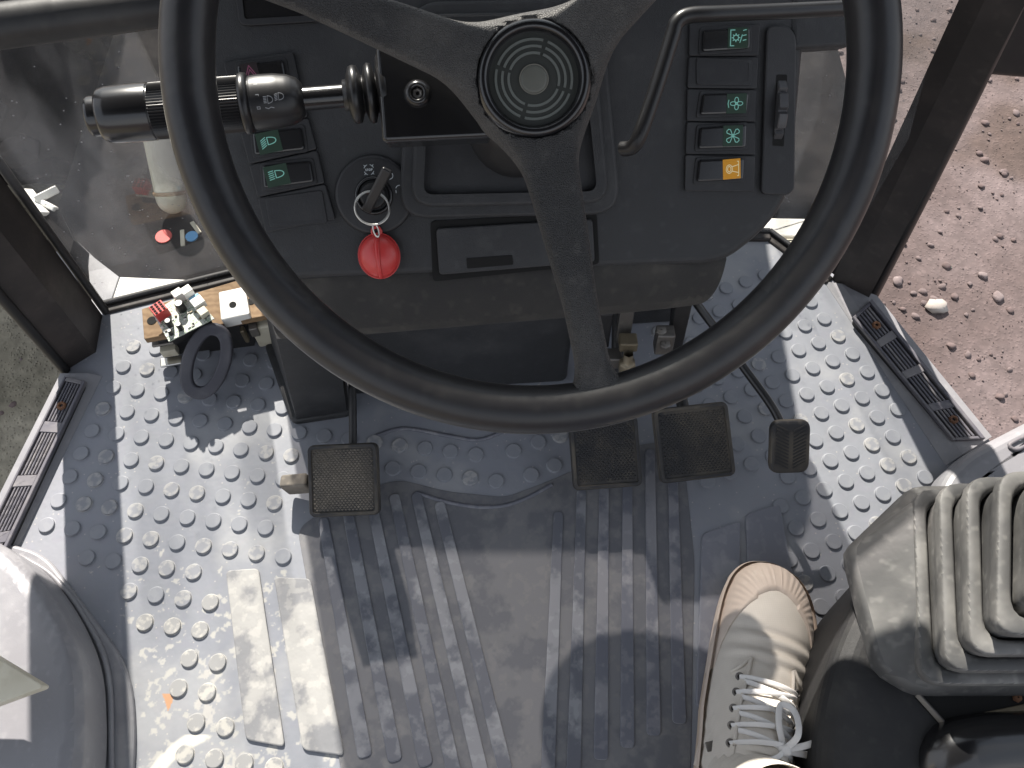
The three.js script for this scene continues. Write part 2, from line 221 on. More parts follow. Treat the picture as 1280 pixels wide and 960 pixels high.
{
  const [P0, Pi, Pj] = [[-0.5469,-0.6195],[-0.0069,0.0336],[0.0346,0.0046]];
  const rows = { 0: [0, 7], 1: [0, 7], 2: [0, 7], 3: [0, 15], 4: [0, 16], 5: [0, 8], 6: [0, 8], 7: [0, 8], 8: [0, 9], 9: [2, 6], 10: [4, 7], 11: [5, 7], 12: [7, 8], 13: [7, 8], 14: [8, 9], 15: [8, 11], 16: [9, 11] };
  for (const i in rows) for (let j = rows[i][0]; j <= rows[i][1]; j++) { const x = P0[0] + i * Pi[0] + j * Pj[0], z = P0[1] + i * Pi[1] + j * Pj[1]; stud(x, z); }
  const [Q0, Qm, Qn] = [[0.4433,-0.6958],[0.0152,0.0297],[-0.0305,0.0117]];
  for (let m = -2; m <= 12; m++) for (let n = 0; n <= 13; n++) {
    const x = Q0[0] + m * Qm[0] + n * Qn[0], z = Q0[1] + m * Qm[1] + n * Qn[1];
    const s = (z + 0.78) / 0.42; if (x > mix(0.42, 0.605, s) || x > 0.57 || z < -0.79) continue;                // sill
    if (z > -0.30 && x > 0.47) continue; if (z > -0.20) continue;
    if (x < 0.2 || (x < 0.255 && z > -0.44)) continue;                                                            // ribs begin
    if (x < 0.345 && z > -0.40 + (0.31 - x) * 0.25) continue;                                                     // heel plates
    stud(x, z);
  }
  for (const [x, z] of [[0.0022,-0.4553],[0.0359,-0.4683],[0.0256,-0.4205],[0.0569,-0.4343],[0.0655,-0.4779]]) stud(x, z);
}
// raised ribs, a fan on the left and one on the right, and the four heel plates
const scuff = (lo, hi, s, cut) => tex(512, (u, v) => { const a = fbm(u, v, 7, 6, s), b = fbm(u, v, 30, 4, s + 9); return mixc(lo, hi, clamp(sstep(cut, cut + 0.16, a) * 0.75 + sstep(0.55, 0.7, b) * 0.35)); }, { size: 0.3 });
M.rib = mat({ name: 'rib_rubber', map: scuff([0.10, 0.105, 0.125], [0.225, 0.23, 0.245], 331, 0.42), roughness: 0.6, bumpMap: softBump, bumpScale: 0.0008 });
M.ribClean = mat({ name: 'rib_clean', map: scuff([0.115, 0.12, 0.145], [0.22, 0.22, 0.235], 332, 0.5), roughness: 0.5, bumpMap: softBump, bumpScale: 0.0006 });
M.heelPlate = mat({ name: 'heel_plate', map: scuff([0.185, 0.187, 0.197], [0.37, 0.362, 0.345], 333, 0.38), roughness: 0.75, bumpMap: softBump, bumpScale: 0.0012 });
M.plateClean = mat({ name: 'heel_plate_clean', map: scuff([0.165, 0.17, 0.20], [0.235, 0.24, 0.26], 334, 0.5), roughness: 0.5, bumpMap: softBump, bumpScale: 0.0008 });
function rib(a, b, w0, w1, m, name = 'rib', h = 0.0032) { // tapered bar with round ends
  const dx = b[0] - a[0], dz = b[1] - a[1], l = Math.hypot(dx, dz), nx = -dz / l, nz = dx / l;
  const pts = [[a[0] + nx * w0, a[1] + nz * w0], [b[0] + nx * w1, b[1] + nz * w1], [b[0] - nx * w1, b[1] - nz * w1], [a[0] - nx * w0, a[1] - nz * w0]];
  mesh(name, flat(plate(poly(gp(pts), Math.min(w0, w1) * 0.95), -0.002, h, 0.0012, 2, 5)), m, floor);
}
M.centreRubber = mat({ name: 'centre_rubber', map: scuff([0.105, 0.107, 0.120], [0.155, 0.154, 0.158], 335, 0.42), roughness: 0.75, bumpMap: softBump, bumpScale: 0.0004 });  // darker grey than the floor, for the sheet under ribs and centre
mesh('centre_mat', flat(plate(poly(gp([[-0.2769,-0.3453],[-0.2215,-0.3934],[-0.1489,-0.4137],[-0.0845,-0.3968],[-0.0084,-0.389],[0.0532,-0.4137],[0.1518,-0.46],[0.2313,-0.4743],[0.2315,-0.3053],[0.1961,-0.0081],[-0.1766,-0.0081],[-0.1957,-0.0686]]), 0.014), -0.002, 0.0012, 0.0005, 1)), M.centreRubber, floor);
const leftTop = [[-0.2455,-0.3604],[-0.2157,-0.3757],[-0.1858,-0.389],[-0.1556,-0.3934],[-0.1267,-0.3957],[-0.0955,-0.3823]];
const leftEnd = [[-0.1671,-0.0753],[-0.1326,-0.0711],[-0.0973,-0.0662],[-0.0581,-0.0319],[-0.0249,-0.0239],[0.0053,-0.016]];
leftTop.forEach((a, k) => rib(a, leftEnd[k], 0.0070, 0.0086, M.rib));
const rightTop = [[0.0606,-0.3691],[0.092,-0.4001],[0.1223,-0.4137],[0.1539,-0.4251],[0.1864,-0.4577],[0.2153,-0.4425]];
const rightEnd = [[0.0383,-0.0239],[0.0679,-0.0319],[0.1012,-0.0728],[0.1321,-0.0854],[0.1634,-0.0982],[0.1942,-0.1111]];
rightTop.forEach((a, k) => rib(a, rightEnd[k], 0.0064, 0.0084, k < 2 ? M.rib : M.ribClean));
for (const [q, m] of [[[[-0.3603,-0.2908],[-0.3193,-0.2939],[-0.2598,-0.0863],[-0.3059,-0.0939]], M.heelPlate], [[[-0.2986,-0.2827],[-0.2522,-0.2807],[-0.191,-0.077],[-0.2392,-0.0829]], M.heelPlate], [[[0.2442,-0.3389],[0.2959,-0.3561],[0.2633,-0.1286],[0.2146,-0.1294]], M.plateClean], [[[0.3032,-0.3647],[0.3502,-0.379],[0.3522,-0.2847],[0.3253,-0.1419],[0.284,-0.1508]], M.plateClean]])
  mesh('heel_plate', flat(plate(poly(gp(q), 0.007), -0.002, 0.004, 0.0015, 2, 5)), m, floor);
// low ridge that frames the front of the ribs (a wavy line) and the centre panel
mesh('ridge', tube([[-0.1857,-0.4779],[-0.1481,-0.4887],[-0.0874,-0.4779],[-0.0436,-0.4719],[0,-0.4899],[0.0552,-0.5057]].map(p => [p[0], 0.0005, p[1]]), 0.003, 30, 6), M.ribClean, floor);
mesh('ridge', tube([[-0.1267,-0.3957],[-0.084,-0.3823],[-0.0419,-0.3757],[-0.0084,-0.3779],[0.0211,-0.389],[0.053,-0.4069]].map(p => [p[0], 0.0005, p[1]]), 0.003, 30, 6), M.ribClean, floor);

// ---------------------------------------------------------------- door sills with vented strips
function ventStrip(inner0, inner1, outer0, outer1, label, h) {
  const t = thing('vent_strip', label, 'vent strip', 'vented sill strips in the doorways');
  const P = (a, b, s) => [mix(a[0], b[0], s), mix(a[1], b[1], s)], at = (u, v) => P(P(inner0, inner1, v), P(outer0, outer1, v), u);
  const loop = (u0, u1, v0, v1) => [at(u0, v0), at(u1, v0), at(u1, v1), at(u0, v1)];
  mesh('base', flat(plate(poly(gp(loop(0.03, 0.97, 0.01, 0.99)), 0.006), h - 0.03, h - 0.006, 0.001, 1)), M.seal, t);
  const put = (n, q, z1, r) => mesh(n, flat(plate(poly(gp(q), r), h - 0.0062, z1, 0.0008, 1, 3)), M.grille, t);
  put('edge_strip', loop(0, 0.10, 0, 1), h, 0.001); put('edge_strip', loop(0.86, 1, 0, 1), h + 0.001, 0.001);
  const cuts = [0, 0.245, 0.5, 0.755, 1];
  for (let k = 0; k < 5; k++) { const c = cuts[k], w = k === 0 || k === 4 ? 0.02 : 0.026; put('cross_bar', loop(0.102, 0.858, Math.max(0, c - w), Math.min(1, c + w)), h - 0.0005, 0.0008); }
  for (let k = 0; k < 4; k++) for (let j = 0; j < 5; j++) { const u = 0.10 + 0.76 * (j + 1) / 6; put('slat', loop(u - 0.041, u + 0.041, cuts[k] + (k ? 0.027 : 0.021), cuts[k + 1] - (k < 3 ? 0.027 : 0.021)), h - 0.001, 0.0006); }
  for (const v of [0.14, 0.86]) { const p = at(0.5, v), s = mesh('screw', lathe([[0.0022, 0.0015], [0.0035, 0.0035], [0.006, 0.003], [0.0068, 0]], 6), M.rust, t); s.position.set(p[0], h - 0.001, p[1]); }
  return t;
}
ventStrip([0.4947,-0.6608], [0.593,-0.4652], [0.5287,-0.6914], [0.6366,-0.4675], 'grey slotted vent strip on the sill above reddish ground', 0.015);
ventStrip([-0.626,-0.563], [-0.6846,-0.249], [-0.594,-0.5554], [-0.6469,-0.2608], 'grey slotted vent strip on the sill beside tan gravel', 0.015);
// sills the strips lie in: ramp up from the mat, then the outer edge
const sillM = M.trim;
function sill(name, line, label) { // line: cross-section loops along the doorway
  const g = merge(line.slice(1).map((b, i) => prismBetween(line[i], b))); const o = mesh(name, g, sillM); tag(o, label, 'door sill'); return o; }
{ const sec = (a, b) => [[a[0], -0.10, a[1]], [a[0], 0.0005, a[1]], [mix(a[0], b[0], 0.32), 0.0085, mix(a[1], b[1], 0.32)], [b[0], 0.0085, b[1]], [b[0], -0.10, b[1]]];
  sill('door_sill', [sec([0.4704,-0.7332], [0.5403,-0.7028]), sec([0.5816,-0.4343], [0.6498,-0.4731])].map(s => s), 'grey sloping door sill under the vent strip beside reddish ground');
  sill('door_sill', [sec([-0.5806,-0.5711], [-0.6362,-0.5711]), sec([-0.6325,-0.3157], [-0.6965,-0.2527])], 'grey sloping door sill under the vent strip beside tan gravel'); }

// ---------------------------------------------------------------- pillars, front frame, panes, roof
function pillar(lo, hi, top, label, m = M.pillar) { // lo at the floor, hi at a height; carried on to the roof
  const ext = lo.map((p, i) => { const q = hi[i], s = (top - p[1]) / (q[1] - p[1]); return [mix(p[0], q[0], s), top, mix(p[2], q[2], s)]; });
  const g = prismBetween(lo.map(p => [p[0], -0.10, p[2]]), lo.map(p => [p[0], p[1], p[2]])); const g2 = prismBetween(lo, ext); const o = mesh('cab_pillar', merge([g, g2]), m); return tag(o, label, 'pillar', 'cab pillars'); }
{ const lo = [[-0.6039,0,-0.6732], [-0.5988,0,-0.6105], [-0.6331,0,-0.5815], [-0.6422,0,-0.6374]], L = y => lo.map(p => [p[0] - 0.010 * y, y, p[2] - 0.05 * y]);
  const o = pillar(lo, L(0.4), 1.68, 'dark brown cab pillar rising beside the circuit board and tan gravel');
  mesh('seal', tube([[lo[0][0] + 0.004, 0.0, lo[0][2] - 0.006], [lo[0][0] - 0.004, 0.84, lo[0][2] - 0.05], [lo[0][0] - 0.012, 1.66, lo[0][2] - 0.09]], 0.006, 12, 8), M.seal, o);
  mesh('door_seal', tube([[lo[2][0] - 0.002, -0.02, lo[2][2] + 0.002], [lo[2][0] - 0.008, 0.84, lo[2][2] - 0.04], [lo[2][0] - 0.016, 1.66, lo[2][2] - 0.08]], 0.007, 12, 8), M.seal, o);
  const r = [[0.4832,0,-0.7375], [0.4991,0,-0.7186], [0.5287,0,-0.6985], [0.5351,0,-0.7434], [0.5005,0,-0.7657]];
  const R = y => r.map(p => [p[0] - 0.05 * y, y, p[2] - 0.04 * y]);
  const o2 = pillar(r, R(0.4), 1.68, 'dark brown cab pillar rising beside the reddish ground');
  mesh('seal', tube([[r[2][0] + 0.03, -0.05, r[2][2] - 0.035], [r[2][0] + 0.0, 0.3, r[2][2] - 0.04], [r[2][0] - 0.05, 0.8, r[2][2] - 0.05], [r[2][0] - 0.13, 1.6, r[2][2] - 0.06]], 0.009, 20, 8), M.rod, o2);
}
const frontLine = [[-0.604, -0.69], [-0.40, -0.755], [-0.38, -0.765], [0.30, -0.825], [0.40, -0.825], [0.478, -0.742]];
{ const t = thing('windscreen_surround', 'dark frame along the foot of the front panes', 'window frame');
  for (let i = 0; i < frontLine.length - 1; i++) { const [a, b] = [frontLine[i], frontLine[i + 1]], l = Math.hypot(b[0] - a[0], b[1] - a[1]); const g = rbox(l + 0.004, 0.030, 0.018, 0.004); g.rotateY(-Math.atan2(b[1] - a[1], b[0] - a[0])); g.translate((a[0] + b[0]) / 2, -0.011 + 0.002 * (i % 2), (a[1] + b[1]) / 2 + 0.008); mesh('rail', g, M.pillar, t); }
  for (let i = 0; i < frontLine.length - 1; i++) { const [a, b] = [frontLine[i], frontLine[i + 1]]; mesh('gasket', tube([[a[0], 0.006, a[1]], [(a[0] + b[0]) / 2, 0.006, (a[1] + b[1]) / 2], [b[0], 0.006, b[1]]], 0.0045, 4, 6), M.seal, t); } }
M.pane = mat({ name: 'pane', color: lin(0.90, 0.92, 0.91), transmission: 1, thickness: 0, roughness: 0.0, ior: 1.5 });
M.dimming = mat({ name: 'dimming_pane', color: lin(0.23, 0.23, 0.23), transmission: 1, thickness: 0, roughness: 0.0, ior: 1.5 });  // grey tint added to weaken the sun that reaches the centre mat
const dustAlpha = tex(512, (u, v) => { const st = fbm((u * 1.0) % 1, (v * 0.25) % 1, 16, 5, 401), b = fbm(u, v, 5, 5, 402), sp = hash(Math.floor(u * 512), Math.floor(v * 512), 5) > 0.9985 ? 0.7 : 0; return g3(clamp(0.06 + 0.27 * sstep(0.42, 0.8, st) + 0.18 * sstep(0.4, 0.75, b) + sp)); }, { srgb: false, size: 0.8 });
M.glassDust = mat({ name: 'glass_dust', color: lin(0.40, 0.40, 0.41), roughness: 1, alphaMap: dustAlpha, transparent: true });
function pane(a, b, y0, y1, m, label, dusty) {
  const t = thing('window_pane', label, 'window pane');
  const lo = [[a[0], y0, a[1]], [b[0], y0, b[1]]], g = new THREE.PlaneGeometry(Math.hypot(b[0] - a[0], b[1] - a[1]), y1 - y0); g.rotateY(-Math.atan2(b[1] - a[1], b[0] - a[0])); g.translate((a[0] + b[0]) / 2, (y0 + y1) / 2, (a[1] + b[1]) / 2);
  mesh('glass', g, m, t);
  if (dusty) mesh('dust_film', g.clone().translate(0, 0, 0.004), M.glassDust, t);
  return t; }
pane(frontLine[0], frontLine[1], 0.006, 1.62, M.pane, 'dusty front corner pane behind the turn signal stalk', true);
pane(frontLine[1], frontLine[2], 0.006, 1.62, M.pane, 'narrow clear strip of front glass beside the smoked pane');
pane(frontLine[2], frontLine[3], 0.006, 0.655, M.dimming, 'smoked lower pane added to weaken the sun in front of the dashboard');
pane(frontLine[2], frontLine[3], 0.67, 1.62, M.pane, 'clear upper windscreen pane above the smoked pane');
pane(frontLine[3], frontLine[4], 0.006, 1.62, M.pane, 'narrow clear strip of front glass beside the ventilation dial', true);
pane(frontLine[4], frontLine[5], 0.006, 1.62, M.pane, 'dusty front corner pane between dashboard and the pillar by reddish ground', true);
tag(mesh('cab_roof', rbox(1.5, 0.08, 1.75, 0.03, 3).translate(0, 1.73, -0.02), M.black), 'dark cab roof above the windscreen', 'roof');

// ---------------------------------------------------------------- what stands outside the front panes
tag(mesh('engine_hood', rbox(0.58, 1.0, 1.6, 0.08, 4).translate(-0.055, 0.05, -1.74), M.tank), 'dark engine hood ahead of the smoked windscreen', 'hood');
{ const t = thing('side_tank', 'dark tank beside the hood outside the dusty corner pane', 'tank');
  mesh('body', rbox(0.58, 0.55, 1.6, 0.06, 4).translate(-0.71, -0.64, -1.72), M.tank, t);
  const y = -0.3635, disc = (n, p, r, m, sx = 1) => { const q = mesh(n, new THREE.CylinderGeometry(r, r, 0.003, 24).scale(sx, 1, 1), m, t); q.position.set(p[0], y, p[2]); return q; };
  disc('red_decal', [-0.7291,-0.365,-1.1016], 0.017, mat({ name: 'red_decal', color: lin(0.50, 0.06, 0.05), roughness: 0.6 }));
  disc('blue_decal', [-0.6704,-0.365,-1.1016], 0.013, mat({ name: 'blue_decal', color: lin(0.10, 0.30, 0.55), roughness: 0.6 }));
  for (const [a, b] of [[[-0.6936,-0.365,-1.1185], [-0.6843,-0.365,-1.0767]], [[-0.6772,-0.365,-1.1397], [-0.6551,-0.365,-1.11]]]) { const l = Math.hypot(b[0] - a[0], b[2] - a[2]), q = mesh('chevron', rbox(0.009, 0.003, l, 0.001), M.creamPaint, t); q.position.set((a[0] + b[0]) / 2, y, (a[2] + b[2]) / 2); q.rotation.y = Math.atan2(b[0] - a[0], b[2] - a[2]); }
}
{ const t = thing('tractor_wheel', 'large black lugged wheel ahead of the dark tank', 'wheel');
  const prof = [[0.34, -0.24], [0.52, -0.25], [0.60, -0.22], [0.625, -0.12], [0.63, 0], [0.625, 0.12], [0.60, 0.22], [0.52, 0.25], [0.34, 0.24]];
  mesh('carcass', lathe(prof, 64).rotateZ(Math.PI / 2), M.tank, t);
  const lug = metric(rbox(0.22, 0.05, 0.055, 0.012)); for (let k = 0; k < 28; k++) for (const s of [-1, 1]) { const o = mesh('lug', lug, M.tank, t, false), a = (k + (s > 0 ? 0.5 : 0)) / 28 * 2 * Math.PI; o.position.set(s * 0.12, 0.635 * Math.cos(a), 0.635 * Math.sin(a)); o.rotation.set(a, 0, 0); o.rotateY(s * 0.5); }
  t.position.set(-1.36, GY + 0.655, -2.06); }
{ // white rounded lamp housing standing on the tank
  const t = thing('work_lamp', 'white oblong lamp housing on the tank behind the corner pane', 'lamp');
  const a = VA([-0.7154,-0.33,-1.175]), b = VA([-0.7226,-0.22,-1.2651]);
  const l = a.distanceTo(b), g = new THREE.CapsuleGeometry(0.032, l, 8, 24).scale(1, 1, 0.7).translate(0, l / 2, 0);
  mesh('housing', along(g, a, b), M.creamPaint, t);
  mesh('band', along(lathe([[0.034, -0.004], [0.036, 0], [0.034, 0.004]], 30).scale(1, 1, 0.72).translate(0, 0.012, 0), a, b), M.wood, t);
}
{ const t = thing('front_ledge', 'pale painted ledge outside the foot of the dusty corner pane', 'ledge');
  mesh('shelf', flat(plate(poly(gp([[-0.5986,-0.749],[-0.3588,-0.7372],[-0.3542,-0.7023],[-0.5066,-0.6824],[-0.6045,-0.6572]])), -0.03, -0.01, 0.001, 1)), M.whitePaint, t);
  mesh('corner_plate', flat(plate(poly(gp([[-0.689,-0.8252],[-0.6473,-0.7866],[-0.6009,-0.7504],[-0.6068,-0.6585],[-0.7284,-0.7744]])), -0.032, -0.012, 0.001, 1)), M.trim, t);
  mesh('upright', prismBetween([[-0.7403,-0.03,-0.8345], [-0.701,-0.03,-0.8408], [-0.655,-0.03,-0.7968], [-0.6185,-0.03,-0.681]], [[-0.7123,0.05,-0.8298], [-0.6833,0.05,-0.8298], [-0.6606,0.03,-0.7881], [-0.6593,0.03,-0.7438]]), M.tank, t);
  for (const [a, b, w] of [[[-0.7442,0.05,-0.8672], [-0.7027,0.05,-0.8206], 0.02], [[-0.7209,0.055,-0.8441], [-0.6925,0.055,-0.866], 0.012], [[-0.7139,0.05,-0.8452], [-0.6882,0.05,-0.8298], 0.01]]) { const A = VA(a), B = VA(b), l = A.distanceTo(B); mesh('bracket', along(rbox(w, l, 0.008, 0.002).translate(0, l / 2, 0), A, B), M.whitePlastic, t); }
}
tag(mesh('side_box', rbox(0.34, 0.6, 1.6, 0.05, 4).translate(0.50, -0.42, -1.76), M.tank), 'dark equipment box outside the glass by the ventilation dial', 'box');
tag(mesh('added_shade_panel', rbox(0.75, 1.40, 0.04, 0.015, 3).rotateY(-0.12).translate(0.955, 0.955, -0.86), M.black), 'black panel added in place of shade beyond the pillar by reddish ground', 'added_shade');  // added black sheet in place of the dark shade on the ground
{ const t = thing('outer_ledge', 'pale sunlit ledge outside the glass by the ventilation dial', 'ledge');
  mesh('shelf', flat(plate(poly(gp([[0.4175,-0.8797],[0.4859,-0.878],[0.4656,-0.8408],[0.3944,-0.844]]), 0.003), -0.05, -0.03, 0.003, 2)), M.whitePaint, t);
  mesh('lip', flat(plate(poly(gp([[0.3927,-0.8315],[0.4596,-0.8299],[0.4507,-0.8142],[0.3806,-0.8173]]), 0.003), -0.05, -0.02, 0.003, 2)), M.creamPaint, t); }
{ // black grab bar across the upper corner
  const a = VA([-0.5706,0.6141,-0.5009]), b = VA([-0.2536,0.6078,-0.5741]); const l = a.distanceTo(b);
  const t = tag(mesh('grab_bar', along(new THREE.CapsuleGeometry(0.0165, l, 6, 20).translate(0, l / 2, 0), a, b), M.black), 'dark horizontal grab bar in front of the dusty corner pane', 'grab bar'); }

// ================================================================ dashboard (its own plane: u across, v up the slope, w out of it)
const [DO, DU, DV, DN] = [[0,0.5192,-0.4928],[0.9962,0,-0.0872],[-0.0637,0.682,-0.7286],[0.0594,0.7314,0.6794]].map(VA);
const dashM = new THREE.Matrix4().makeBasis(DU, DV, DN).setPosition(DO);
function onDash(g) { g.matrixAutoUpdate = true; dashM.decompose(g.position, g.quaternion, g.scale); return g; }
const dash = onDash(thing('dashboard', 'black moulded dashboard with instrument binnacle and rocker switches', 'dashboard'));
const dashOutline = [[-0.272, 0.30], ...[[-0.2463,0.1011],[-0.2449,0.022],[-0.231,-0.0499],[-0.2161,-0.0858],[0.0355,-0.0943],[0.1787,-0.099],[0.2185,-0.0701],[0.2375,-0.0403],[0.2425,0.036]], [0.262, 0.30]];
mesh('body', plate(poly(dashOutline, [0.02, 0.03, 0.04, 0.04, 0.02, 0.001, 0.02, 0.04, 0.04, 0.04, 0.02]), -0.05, 0, 0.007, 4), M.dash, dash);
{ // lower skirt that curls away under the face
  const a0 = [-0.2205,-0.0787], a1 = [0.1857,-0.0912], b0 = [-0.2186,-0.1464], b1 = [0.163,-0.1428];
  const S = (u, s) => { const e = Math.pow(Math.abs(2 * u - 1), 6) * 0.012, uu = mix(mix(a0[0], a1[0], u), mix(b0[0], b1[0], u), s * s * 0.5 + s * 0.5), vv = mix(mix(a0[1], a1[1], u), mix(b0[1], b1[1], u), Math.sin(s * Math.PI / 2)); return [uu, vv, -0.001 - 0.045 * s * s - e - (s < 0.02 ? 0.003 : 0)]; };
  const front = grid(48, 14, (u, v) => S(u, v)), back = grid(48, 2, (u, v) => { const p = S(u, 1 - v); return [p[0], p[1] + 0.004 * v, p[2] - 0.004 - (v > 0.4 ? 0.006 : 0)]; });
  mesh('lower_panel', merge([front, back]), M.dashDusty, dash);
}
function quadPlate(name, q, z0, z1, r, m, parent, bevel = 0.0012) { return mesh(name, plate(poly(q, r), z0, z1, bevel, 2, 4), m, parent); }
function frameRing(name, q, r, w, z0, z1, m, parent, bevel = 0.0018) { const s = poly(q, r); s.holes.push(poly(inset(q, w), Math.max(0.001, r - w))); const g = new THREE.ExtrudeGeometry(s, { depth: z1 - z0 - bevel, bevelEnabled: true, bevelSize: bevel, bevelThickness: bevel, bevelOffset: -bevel, bevelSegments: 3, curveSegments: 8 }); g.translate(0, 0, z0); return mesh(name, g, m, parent); }
{ // instrument binnacle: stepped frames round a dark window
  const q = [[-0.0737,0.1244],[0.078,0.1186],[0.0889,-0.0498],[-0.0975,-0.0412]];
  const bin = sub('instrument_binnacle', dash);
  frameRing('outer_frame', q, 0.026, 0.0085, -0.002, 0.009, M.dash, bin, 0.003);
  frameRing('inner_frame', inset(q, 0.0095), 0.020, 0.007, -0.002, 0.014, M.dash, bin, 0.003);
  quadPlate('window', inset(q, 0.015), 0.0, 0.006, 0.012, M.panel, bin, 0.001);
}
quadPlate('lid_gap', [[-0.0717,-0.0449],[0.0691,-0.0478],[0.0696,-0.0912],[-0.0742,-0.0961]], 0.0003, 0.0009, 0.004, M.gap, dash, 0.0002);
quadPlate('glove_lid', [[-0.0676,-0.0512],[0.0649,-0.0522],[0.0655,-0.0889],[-0.0682,-0.0903]], 0.0004, 0.004, 0.004, M.dash, dash);
quadPlate('lid_slot', [[-0.044,-0.0777],[-0.005,-0.0777],[-0.0048,-0.086],[-0.044,-0.0866]], 0.004, 0.0046, 0.001, M.gap, dash, 0.0002);
frameRing('air_vent_frame', [[-0.2057,0.1567],[-0.1239,0.157],[-0.1245,0.1143],[-0.207,0.1142]], 0.008, 0.004, 0.0, 0.004, M.panel, dash, 0.001);
quadPlate('air_vent', [[-0.2031,0.1537],[-0.1273,0.1543],[-0.1273,0.1168],[-0.2042,0.1164]], 0.0, 0.0022, 0.006, M.blackGloss, dash, 0.0005);
mesh('end_block', rbox(0.052, 0.09, 0.03, 0.004).translate(...[0.2601,0.1171], -0.012), M.dash, dash);

// print for the switches
function print(name, w, h, px, draw, parent, uv, z, turn = 0, rough = 0.5) {
  const c = document.createElement('canvas'); c.width = Math.round(px * w / Math.max(w, h)); c.height = Math.round(px * h / Math.max(w, h)); const x = c.getContext('2d'); x.lineCap = x.lineJoin = 'round'; draw(x, c.width, c.height);
  const t = new THREE.CanvasTexture(c); t.colorSpace = THREE.SRGBColorSpace; const o = new THREE.Mesh(new THREE.PlaneGeometry(w, h), mat({ name: 'print_' + name, map: t, roughness: rough })); o.name = name; o.position.set(uv[0], uv[1], z); o.rotation.z = turn; o.receiveShadow = true; parent.add(o); return o; }
const GREEN = '#12301f', TEAL = '#8fd6c6';
const ink = (x, w = 4, c = TEAL) => { x.strokeStyle = c; x.fillStyle = c; x.lineWidth = w; };
const bg = (x, W, H, c) => { x.fillStyle = c; x.fillRect(0, 0, W, H); };
const path = (x, pts, close) => { x.beginPath(); pts.forEach((p, i) => i ? x.lineTo(...p) : x.moveTo(...p)); if (close) x.closePath(); x.stroke(); };
const lampIcon = (slant) => (x, W, H) => { bg(x, W, H, GREEN); ink(x, 5); x.beginPath(); x.moveTo(58, 34); x.lineTo(58, 78); x.quadraticCurveTo(104, 76, 104, 56); x.quadraticCurveTo(104, 36, 58, 34); x.stroke(); for (let k = 0; k < 5; k++) { const y = 32 + k * 12; path(x, [[48, y], [22, y + slant]]); } };
const fanIcon = (ring) => (x, W, H) => { bg(x, W, H, GREEN); ink(x, 5); for (let k = 0; k < 4; k++) { x.save(); x.translate(64, 64); x.rotate(k * Math.PI / 2 + (ring ? 0 : Math.PI / 4)); x.beginPath(); if (ring) x.ellipse(0, -22, 12, 18, 0, 0, 7); else { x.moveTo(0, -4); x.lineTo(-15, -40); x.lineTo(-8, -50); x.lineTo(8, -50); x.lineTo(15, -40); x.closePath(); } x.stroke(); x.restore(); } x.beginPath(); x.arc(64, 64, 7, 0, 7); x.stroke(); if (ring) path(x, [[14, 40], [9, 64], [14, 88]]); };
const gearIcon = (x, W, H) => { bg(x, W, H, GREEN); ink(x, 6); path(x, [[44, 14], [18, 14], [18, 112], [40, 112]]); x.beginPath(); x.arc(52, 62, 16, 0, 7); x.stroke(); for (let k = 0; k < 8; k++) { const a = k * Math.PI / 4; path(x, [[52 + 18 * Math.cos(a), 62 + 18 * Math.sin(a)], [52 + 25 * Math.cos(a), 62 + 25 * Math.sin(a)]]); } path(x, [[78, 92], [92, 46]]); for (const y of [18, 50, 80]) path(x, [[98, y], [116, y - 4]]); };
const coilIcon = (x, W, H) => { bg(x, W, H, '#d8940f'); ink(x, 5, '#fdf0c0'); path(x, [[104, 18], [114, 18], [114, 110], [104, 110]]); x.beginPath(); x.ellipse(46, 64, 22, 27, 0, 0, 7); x.stroke(); x.beginPath(); x.ellipse(46, 64, 12, 17, 0, 0, 7); x.stroke(); path(x, [[66, 50], [112, 40]]); path(x, [[66, 78], [112, 90]]); };
const hazardIcon = (x, W, H) => { bg(x, W, H, '#1a0c10'); ink(x, 6, '#8c4a68'); path(x, [[64, 18], [112, 106], [16, 106]], true); path(x, [[64, 48], [88, 92], [40, 92]], true); };

